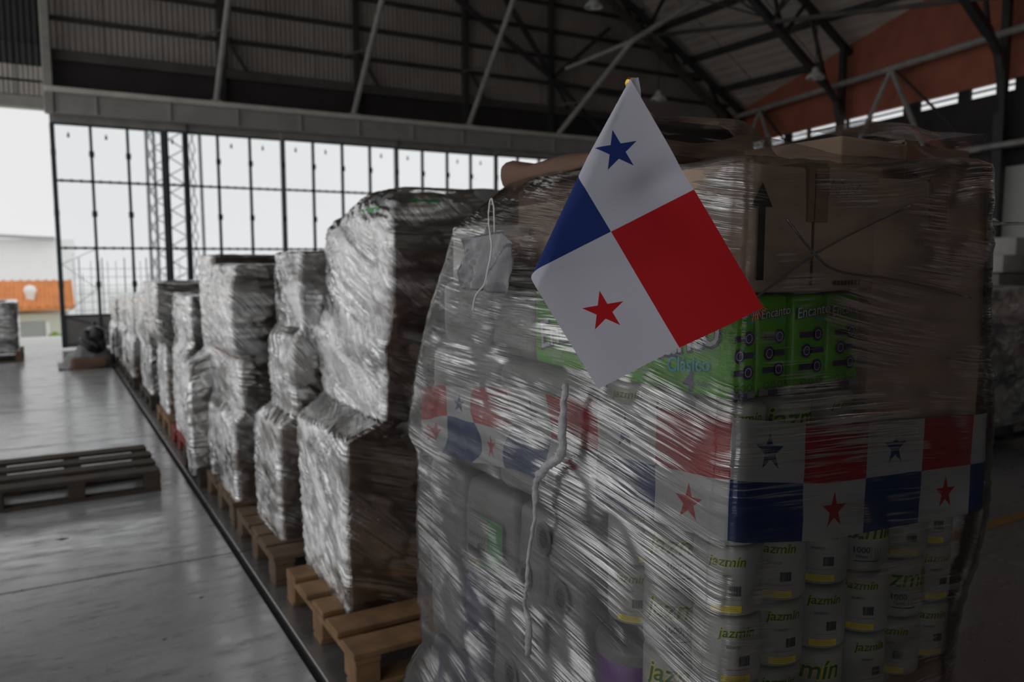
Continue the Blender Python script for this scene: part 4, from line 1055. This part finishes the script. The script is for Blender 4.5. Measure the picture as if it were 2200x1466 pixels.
cd = [onx(x, y, .862) for x, y in ((1062, 500), (1061, 450), (1056, 427), (1051, 445), (1050, 480), (1056, 530), (1048, 580), (1040, 612), (1022, 635), (1015, 668))]
strand('thin white cord looped over the grey plastic sheet', cd, .0018, 'white_cord', 'cord_white', 'cord', .0008, 3, 6, 5, None)

# ------------------------------------------------------------------ hand flag on its pole
def hand_flag():
    base = CAMP+ray(1310, 497)*(1.15/ray(1310, 497).dot(FW))
    nrm = -Vector((math.sin(YAW), math.cos(YAW), 0)); ex = RT; ez = Vector((0, 0, 1))
    def w(px, py):                                   # where a sight line meets the upright flag plane
        d = ray(px, py); t = (base-CAMP).dot(nrm)/d.dot(nrm); q = CAMP+d*t-base; return np.array([q.dot(ex), q.dot(ez)])
    UH, UF, LF = w(1340, 146), w(1640, 660), w(1285, 836)
    eu = UF-UH; ev = LF-UF
    A_, B_ = w(1357, 176), w(1153, 608); fd = (B_-A_)/np.linalg.norm(B_-A_); fnv = np.array([fd[1], -fd[0]])
    if fnv @ (UF-A_) < 0: fnv = -fnv
    n, m = 96, 66; r = .011; V = []; UV = []
    for i in range(n+1):
        for j in range(m+1):
            s, t = i/n, j/m
            p = UH+eu*s+ev*t
            # frayed, slightly wavy fly edge
            if i == n: p = p+eu/np.linalg.norm(eu)*.0004*math.sin(j*2.7)
            a = (p-A_) @ fnv; b = (p-A_) @ fd
            k = .35+.65*min(1, max(0, b)/.12)
            rr = r*k
            if a > 0: aa, dep = a, 0.0
            elif a > -PI*rr: th = -a/rr; aa, dep = -rr*math.sin(th), rr*(1-math.cos(th))
            else: aa, dep = (-a-PI*rr), 2*rr+.004
            q = A_+fd*b+fnv*aa
            wv = .006*math.sin(s*7.0+t*2.0)*t+.004*math.sin(s*3+t*9)+.004*(float(vnoise(s*6, t*5, 3))-.5)
            # two soft dents below the blue star
            g1 = math.exp(-(((s-.42)/.06)**2+((t-.16)/.20)**2)); wv += .010*g1
            if a < 0: wv *= .3
            V.append(base+ex*q[0]+ez*q[1]-nrm*(dep+wv)); UV.append((s, 1-t))
    f = [(i*(m+1)+j, (i+1)*(m+1)+j, (i+1)*(m+1)+j+1, i*(m+1)+j+1) for i in range(n) for j in range(m)]
    root = empty('hand_flag', base); tag(root, 'red white and blue hand flag with two stars and a gold tipped pole', 'flag')
    me = bpy.data.meshes.new('cloth'); me.from_pydata([tuple(v-base) for v in V], [], f); me.update()
    me.uv_layers.new(name='UVMap').data.foreach_set('uv', np.array(UV)[np.array(f).reshape(-1)].reshape(-1))
    link('cloth', me, 'flag_cloth', root, True)
    back = -nrm*.018
    top = base+ex*w(1357, 186)[0]+ez*w(1357, 186)[1]+back-base
    # pole slants back into the load between carton and green packs
    end = Vector((.985, 1.02, 1.44))-base
    mid = base+ex*w(1450, 500)[0]+ez*w(1450, 500)[1]+back*1.6-base
    MB().tube([top, mid, end], [.0028, .0030, .0032], 8).build('pole', 'pole_white', root, True)
    fin = MB(); fin.lathe([(.001, .0135), (.004, .0125), (.0068, .008), (.0072, .005), (.006, .001), (.0035, -.002), (.0042, -.004), (.004, -.009), (.001, -.009)], (0, 0, 0), 16)
    fo = fin.build('finial', 'gold', root, True); fo.location = top+Vector((0, 0, .004)); fo['label'] = 'gold ball finial'
    # frayed corner threads
    c = base+ex*w(1638, 660)[0]+ez*w(1638, 660)[1]-base
    mb = MB()
    for k in range(7):
        an = -.3-.25*k; mb.tube([c-ex*.002*k-ez*.0015*k, c+ex*(.008*math.cos(an))+ez*(.010*math.sin(an)-.002*k)-ex*.002*k], .0005, 4)
    mb.build('frayed_thread', 'red_print', root)
hand_flag()

# ------------------------------------------------------------------ SECOND LOAD
def lv(*rows): return [(z, x, x, y0, x1, y1) for (z, x, y0, x1, y1) in rows]
pallet('pale new wooden pallet under the second load from the viewer', .885, 2.61, 1.05, .93, 'wood_pale', 5, gap=.055)
carton('big brown carton with red print at the foot of the second load', (1.01, 3.0, .147), (1.80, 3.56, .808), 'carton_brown', seed=21)
o = carton('brown carton in the lower middle of the second load', (1.20, 3.0, .812), (1.95, 3.80, 1.150), 'carton_dark', seed=22)
carton('reddish carton in the upper middle of the second load', (1.22, 3.0, 1.153), (1.95, 3.82, 1.600), 'carton_red', seed=23)
TG = 'tissue bundles on top of the second load'
for i, (xa, xb, ya, yb, zb, m, lab) in enumerate([(1.22, 1.52, 3.42, 3.80, 1.735, 'pack_grey', 'grey tissue bundle at the far aisle corner atop the second load'),
        (1.22, 1.56, 3.02, 3.40, 1.815, 'pack_green', 'green tissue bundle at the near aisle corner atop the second load'),
        (1.57, 1.98, 3.0, 3.40, 1.840, 'pack_grey', 'grey tissue bundle with dark core ends atop the second load'),
        (1.55, 1.98, 3.42, 3.8, 1.82, 'pack_grey', 'grey tissue bundle at the back atop the second load')]):
    o = soft_pack('tissue_bundle', lab, (xa, ya, 1.604), (xb, yb, zb), m if m != 'pack_green' else 'pack_grey', 'tissue bundle', TG, .02, .01, 40+i, .05, 7)
    if m == 'pack_green':
        decal('panel', rects2d([(-.14, -.07, .0, .07)]), on_front(3.0-.012, (xa+xb)/2+.03, 1.715), 'green_print', o, .002)
        decal('panel', rects2d([(-.12, -.06, .10, .05)]), on_left(xa-.022, (ya+yb)/2, 1.71), 'green_print', o, .002)
    if 'core ends' in lab:
        for dx, dz in ((-.10, .045), (.06, .055), (-.14, -.055), (.03, -.06)):
            decal('core_end', disc2d(0, 0, .038, 18), on_front(2.975, (xa+xb)/2+dx, 1.725+dz), 'grey_print', o, .003)
            decal('core_hole', disc2d(0, 0, .019, 14), on_front(2.975, (xa+xb)/2+dx, 1.725+dz), 'black_print', o, .004)
film('creased clear film around the second load with grey bundles on top', lv((.12, .995, 2.985, 1.83, 3.60), (.45, .985, 2.975, 1.83, 3.62), (.80, .985, 2.97, 1.83, 3.66), (.83, .99, 2.975, 1.85, 3.66), (.90, 1.15, 2.97, 1.97, 3.78),
     (1.08, 1.16, 2.97, 1.97, 3.88), (1.15, 1.145, 2.96, 1.98, 3.97), (1.19, 1.15, 2.97, 1.98, 3.93), (1.32, 1.19, 2.975, 1.98, 3.85), (1.60, 1.195, 2.97, 1.99, 3.84), (1.72, 1.19, 2.97, 2.0, 3.82), (1.80, 1.22, 3.0, 2.0, 3.77), (1.855, 1.27, 3.05, 1.95, 3.68)),
     'film_second', 21, 120, 60, 170, .016, (.02, .08), lambda x, y: 1.832-.07*sstep(3.35, 3.75, y)*sstep(1.7, 1.3, x), 1.6, (.25, .95, 0), .10)

# ------------------------------------------------------------------ THIRD TO ELEVENTH LOADS
def load(ordn, tiers, pal, mat='film_far', seed=0, extra=None, res=(70, 36, 90), amp=.014, look=''):
    """tiers: (z0, z1, X aisle face, Y near, Y far, X right, carton material, words)"""
    px, py, plx, ply, pm_, pl = pal
    pallet(pl, px, py, plx, ply, pm_, 5)
    L = []
    for i, (z0, z1, X, ya, yb, xr, cm_, words) in enumerate(tiers):
        o = carton('%s in the %s load from the viewer' % (words, ordn), (X+.015, ya+.015, z0+.002), (xr-.015, yb-.015, z1-.002), cm_, seed=seed+i, n=3)
        f0 = z0-.03 if i == 0 else z0+.06; f1 = z1 if i < len(tiers)-1 else z1+.004
        L.append((f0, X, ya, xr, yb)); L.append(((f0+f1)/2, X-.012, ya-.008, xr+.01, yb+.012)); L.append((f1, X-.004, ya-.002, xr, yb))
    film('clear creased film around the %s load from the viewer%s' % (ordn, look), lv(*L), mat, seed, res[0], res[1], res[2], amp, (.02, .06), None, 9, (.15, .7, 0), .14)
    return o
load('third', [(.147, .715, .965, 3.91, 4.42, 1.75, 'carton_tan', 'tan carton at the foot'), (.72, 1.14, 1.05, 3.91, 4.40, 1.80, 'carton_brown', 'brown carton in the middle tier'),
               (1.145, 1.57, 1.10, 3.92, 4.42, 1.84, 'carton_dark', 'dark brown carton on top')],
     (.872, 3.70, 1.0, .86, 'wood_mid', 'weathered wooden pallet under the third load'), 'film_third', 31, None, (90, 44, 130))
load('fourth', [(.147, .60, .905, 4.69, 5.50, 1.70, 'carton_brown', 'brown carton at the foot'), (.605, .965, .955, 4.69, 5.60, 1.74, 'carton_brown', 'brown carton in the middle tier'),
                (.97, 1.40, .915, 4.69, 5.40, 1.70, 'carton_brown', 'brown labelled carton in the upper tier'), (1.405, 1.50, .94, 4.71, 5.36, 1.70, 'carton_dark', 'flat dark carton on top')],
     (.875, 4.66, 1.0, .86, 'wood_mid', 'brown wooden pallet under the fourth load'), 'film_third', 41, None, (90, 44, 120))
load('fifth', [(.12, .84, .81, 5.62, 5.84, 1.6, 'carton_brown', 'narrow brown carton at the foot'), (.845, 1.56, .985, 5.62, 6.10, 1.75, 'carton_dark', 'tall dark carton on top')],
     (.84, 5.60, 1.0, .72, 'wood_dark', 'dark wooden pallet under the fifth load'), 'film_far', 51)
load('sixth', [(.147, .82, .905, 6.46, 7.10, 1.65, 'carton_white', 'white carton at the foot'), (.825, 1.245, .96, 6.46, 7.40, 1.68, 'carton_grey', 'grey carton on top')],
     (.88, 6.44, 1.0, .82, 'wood_red', 'red painted pallet under the sixth load'), 'film_far', 61)
o = load('seventh', [(.147, .78, .92, 7.72, 8.27, 1.65, 'carton_brown', 'brown carton at the foot'), (.785, 1.315, .865, 7.72, 8.70, 1.64, 'carton_grey', 'grey carton with a blue picture on top')],
     (.88, 7.35, 1.0, .92, 'wood_pale', 'pale pallet under the seventh load'), 'film_far', 71, look=' with the blue picture')
decal('picture', rects2d([(-.24, -.2, -.02, .17)]), on_front(7.72-.006, 1.25, 1.07), 'blue_print', o, .004)
load('eighth', [(.147, .62, .915, 8.92, 9.75, 1.65, 'plastic_black', 'black carton at the foot'), (.625, 1.15, .90, 8.92, 10.1, 1.65, 'carton_grey', 'grey carton on top')],
     (.88, 8.80, 1.0, 1.0, 'wood_dark', 'dark pallet under the eighth load'), 'film_far', 81)
load('ninth', [(.147, .55, .87, 10.32, 11.2, 1.6, 'carton_brown', 'brown carton at the foot'), (.555, 1.09, .90, 10.32, 11.3, 1.6, 'carton_white', 'white carton on top')],
     (.85, 10.25, 1.0, 1.0, 'wood_dark', 'dark pallet under the ninth load'), 'film_far', 91)
load('tenth', [(.147, .60, .875, 11.52, 12.3, 1.6, 'carton_brown', 'brown carton at the foot'), (.605, 1.05, .90, 11.52, 12.4, 1.6, 'carton_grey', 'grey carton on top')],
     (.86, 11.45, 1.0, .9, 'wood_dark', 'dark pallet under the tenth load'), 'film_far', 101)
load('eleventh', [(.147, .55, .84, 12.62, 13.5, 1.6, 'carton_brown', 'brown carton at the foot'), (.555, .97, .88, 12.62, 13.6, 1.6, 'carton_dark', 'dark carton on top')],
     (.84, 12.6, 1.0, .9, 'wood_dark', 'dark pallet under the farthest load by the doors'), 'film_far', 111)

# ------------------------------------------------------------------ loose pallet on the floor, left
lp = pallet('empty dark wooden pallet lying on the open floor', -.38, 5.66, .99, .86, 'wood_dark', 4, 'empty pallet', None, 0, .115, math.radians(0.6))
# ------------------------------------------------------------------ heap by the far end of the row: black sack on crumpled film and card
h = empty('film_heap', (.50, 13.05, 0)); tag(h, 'heap of crumpled clear film and card by the doors', 'waste heap')
n = 26; vv = []
for i in range(n+1):
    for j in range(n+1):
        s, t = i/n*2-1, j/n*2-1; rr2 = min(1, math.hypot(s, t)); 
        z = (1-rr2**2)*.30*(.55+.9*float(vnoise(s*3+5, t*3, 4)))*(1+.5*s)
        vv.append((s*.38, t*.45, max(0.005, z+.03*float(vnoise(s*9, t*9, 7)))))
mb = MB(); mb.add(vv, [(i*(n+1)+j, (i+1)*(n+1)+j, (i+1)*(n+1)+j+1, i*(n+1)+j+1) for i in range(n) for j in range(n)])
ob = mb.build('crumpled_film', 'pack_grey', h, True)
softbox((-.20, -.48, .003), (.22, -.30, .14), .03, 4, .02, .03, 5).build('card_scrap', 'carton_dark', h, True)
bg = softbox((.46, 12.72, .20), (.74, 13.15, .56), .12, 8, .03, .05, 6).build('refuse_sack', 'bag_black', None, True); tag(bg, 'black refuse sack on top of the film heap', 'sack')
MB().lathe([(.03, 0), (.018, .03), (.04, .08), (.01, .09)], (.60, 12.93, .55), 10).build('tied_neck', 'bag_black', bg, True)

# ------------------------------------------------------------------ wrapped stack at the left edge, by the open doorway
pallet('dark pallet under the stack by the open doorway', -1.30, 14.0, .98, .9, 'wood_mid', 5)
for i, (z0, z1, lab, m) in enumerate(((.147, .40, 'dark carton lowest in the stack by the open doorway', 'carton_dark'), (.403, .64, 'dark carton in the middle of the stack by the open doorway', 'carton_dark'), (.643, .88, 'dark grey carton topmost in the stack by the open doorway', 'carton_grey'))):
    carton(lab, (-1.28, 14.03, z0), (-.40+.02*i, 14.85, z1), m, 'stack by the doorway', seed=120+i, n=3)
film('clear film around the dark stack by the open doorway', lv((.12, -1.31, 14.0, -.37, 14.9), (.5, -1.31, 13.99, -.36, 14.9), (.89, -1.31, 14.0, -.37, 14.9)), 'film_far', 131, 40, 30, 50, .01)

# ------------------------------------------------------------------ goods at the right edge
GX, GY = 6.15, 3.45
pallet('black pallet under the coloured packs at the right edge', GX, GY, 1.2, 1.0, 'plastic_black', 5, z=0.07)
MB_ = [(.222, .43, 'pack_violet', 'violet'), (.433, .845, 'pack_teal', 'teal'), (.848, 1.07, 'pack_red', 'red')]
pos = ['left', 'middle', 'right']
for (z0, z1, m, w_) in MB_:
    for k in range(3):
        o = soft_pack('nappy_pack', 'shiny %s pack, %s one of its row at the right edge' % (w_, pos[k]), (GX+.02+k*.39, GY+.03, z0), (GX+.40+k*.39, GY+.9, z1), m, 'pack', 'coloured packs at the right edge', .012, .006, 140+k, .04)
        if w_ == 'red': decal('emblem', disc2d(0, 0, .07, 20, 0, .6), on_front(GY+.006, GX+.21+k*.39, (z0+z1)/2+.02), 'silver_print', o, .004)
        if w_ == 'teal': decal('panel', rects2d([(-.08, .05, .12, .15)]), on_front(GY+.006, GX+.21+k*.39, (z0+z1)/2), 'pack_violet', o, .004)
for k in range(3): soft_pack('tissue_bundle', 'grey filmed bundle on the coloured packs, %s one of three' % pos[k], (GX+.03+k*.39, GY+.08, 1.073), (GX+.41+k*.39, GY+.85, 1.27), 'pack_grey', 'tissue bundle', 'grey bundles at the right edge', .03, .01, 150+k, .07)
film('clear film around the coloured packs at the right edge', lv((.20, GX-.02, GY, GX+1.22, GY+.97), (.7, GX-.03, GY-.01, GX+1.23, GY+.97), (1.09, GX-.02, GY, GX+1.22, GY+.95), (1.30, GX+.05, GY+.1, GX+1.15, GY+.85)), 'film_far', 161, 40, 40, 50, .008, (.05, .06))
# white cartons stacked behind
WB = 'white cartons behind the coloured packs'
pallet('grey pallet under the white cartons near the right wall', 10.0, 5.6, 2.4, 1.0, 'wood_dark', 5)
k = 0
for (px, py0, py1, lab) in ((2112, 585, 548, 'left'), (2140, 548, 512, 'topmost'), (2170, 585, 548, 'right')):
    a = ony(px, py0, 6.0); b = ony(px+48, py1, 6.0)
    carton('white carton behind the coloured packs, %s of three' % lab, (a.x, 5.75, a.z), (b.x, 6.4, b.z), 'carton_white', WB, seed=170+k, n=3, tape=False); k += 1
zb = ony(2112, 587, 6.0).z; kk = 0
zl = np.linspace(.147, zb-.003, 4); xa = ony(2105, 587, 6.0).x
for i in range(3):
    for j in range(3):
        carton('grey carton in the base of the white stack, %s tier, %s' % (('lowest', 'middle', 'upper')[i], pos[j]), (xa+j*.62, 5.75, zl[i]), (xa+.60+j*.62, 6.4, zl[i+1]-.003), 'carton_grey', WB, seed=180+kk, n=3, tape=False); kk += 1
yl = MB().box((2.6, 2.44, 0.0005), (8.2, 2.52, 0.003)).build('floor_line', 'yellow_line', fl)
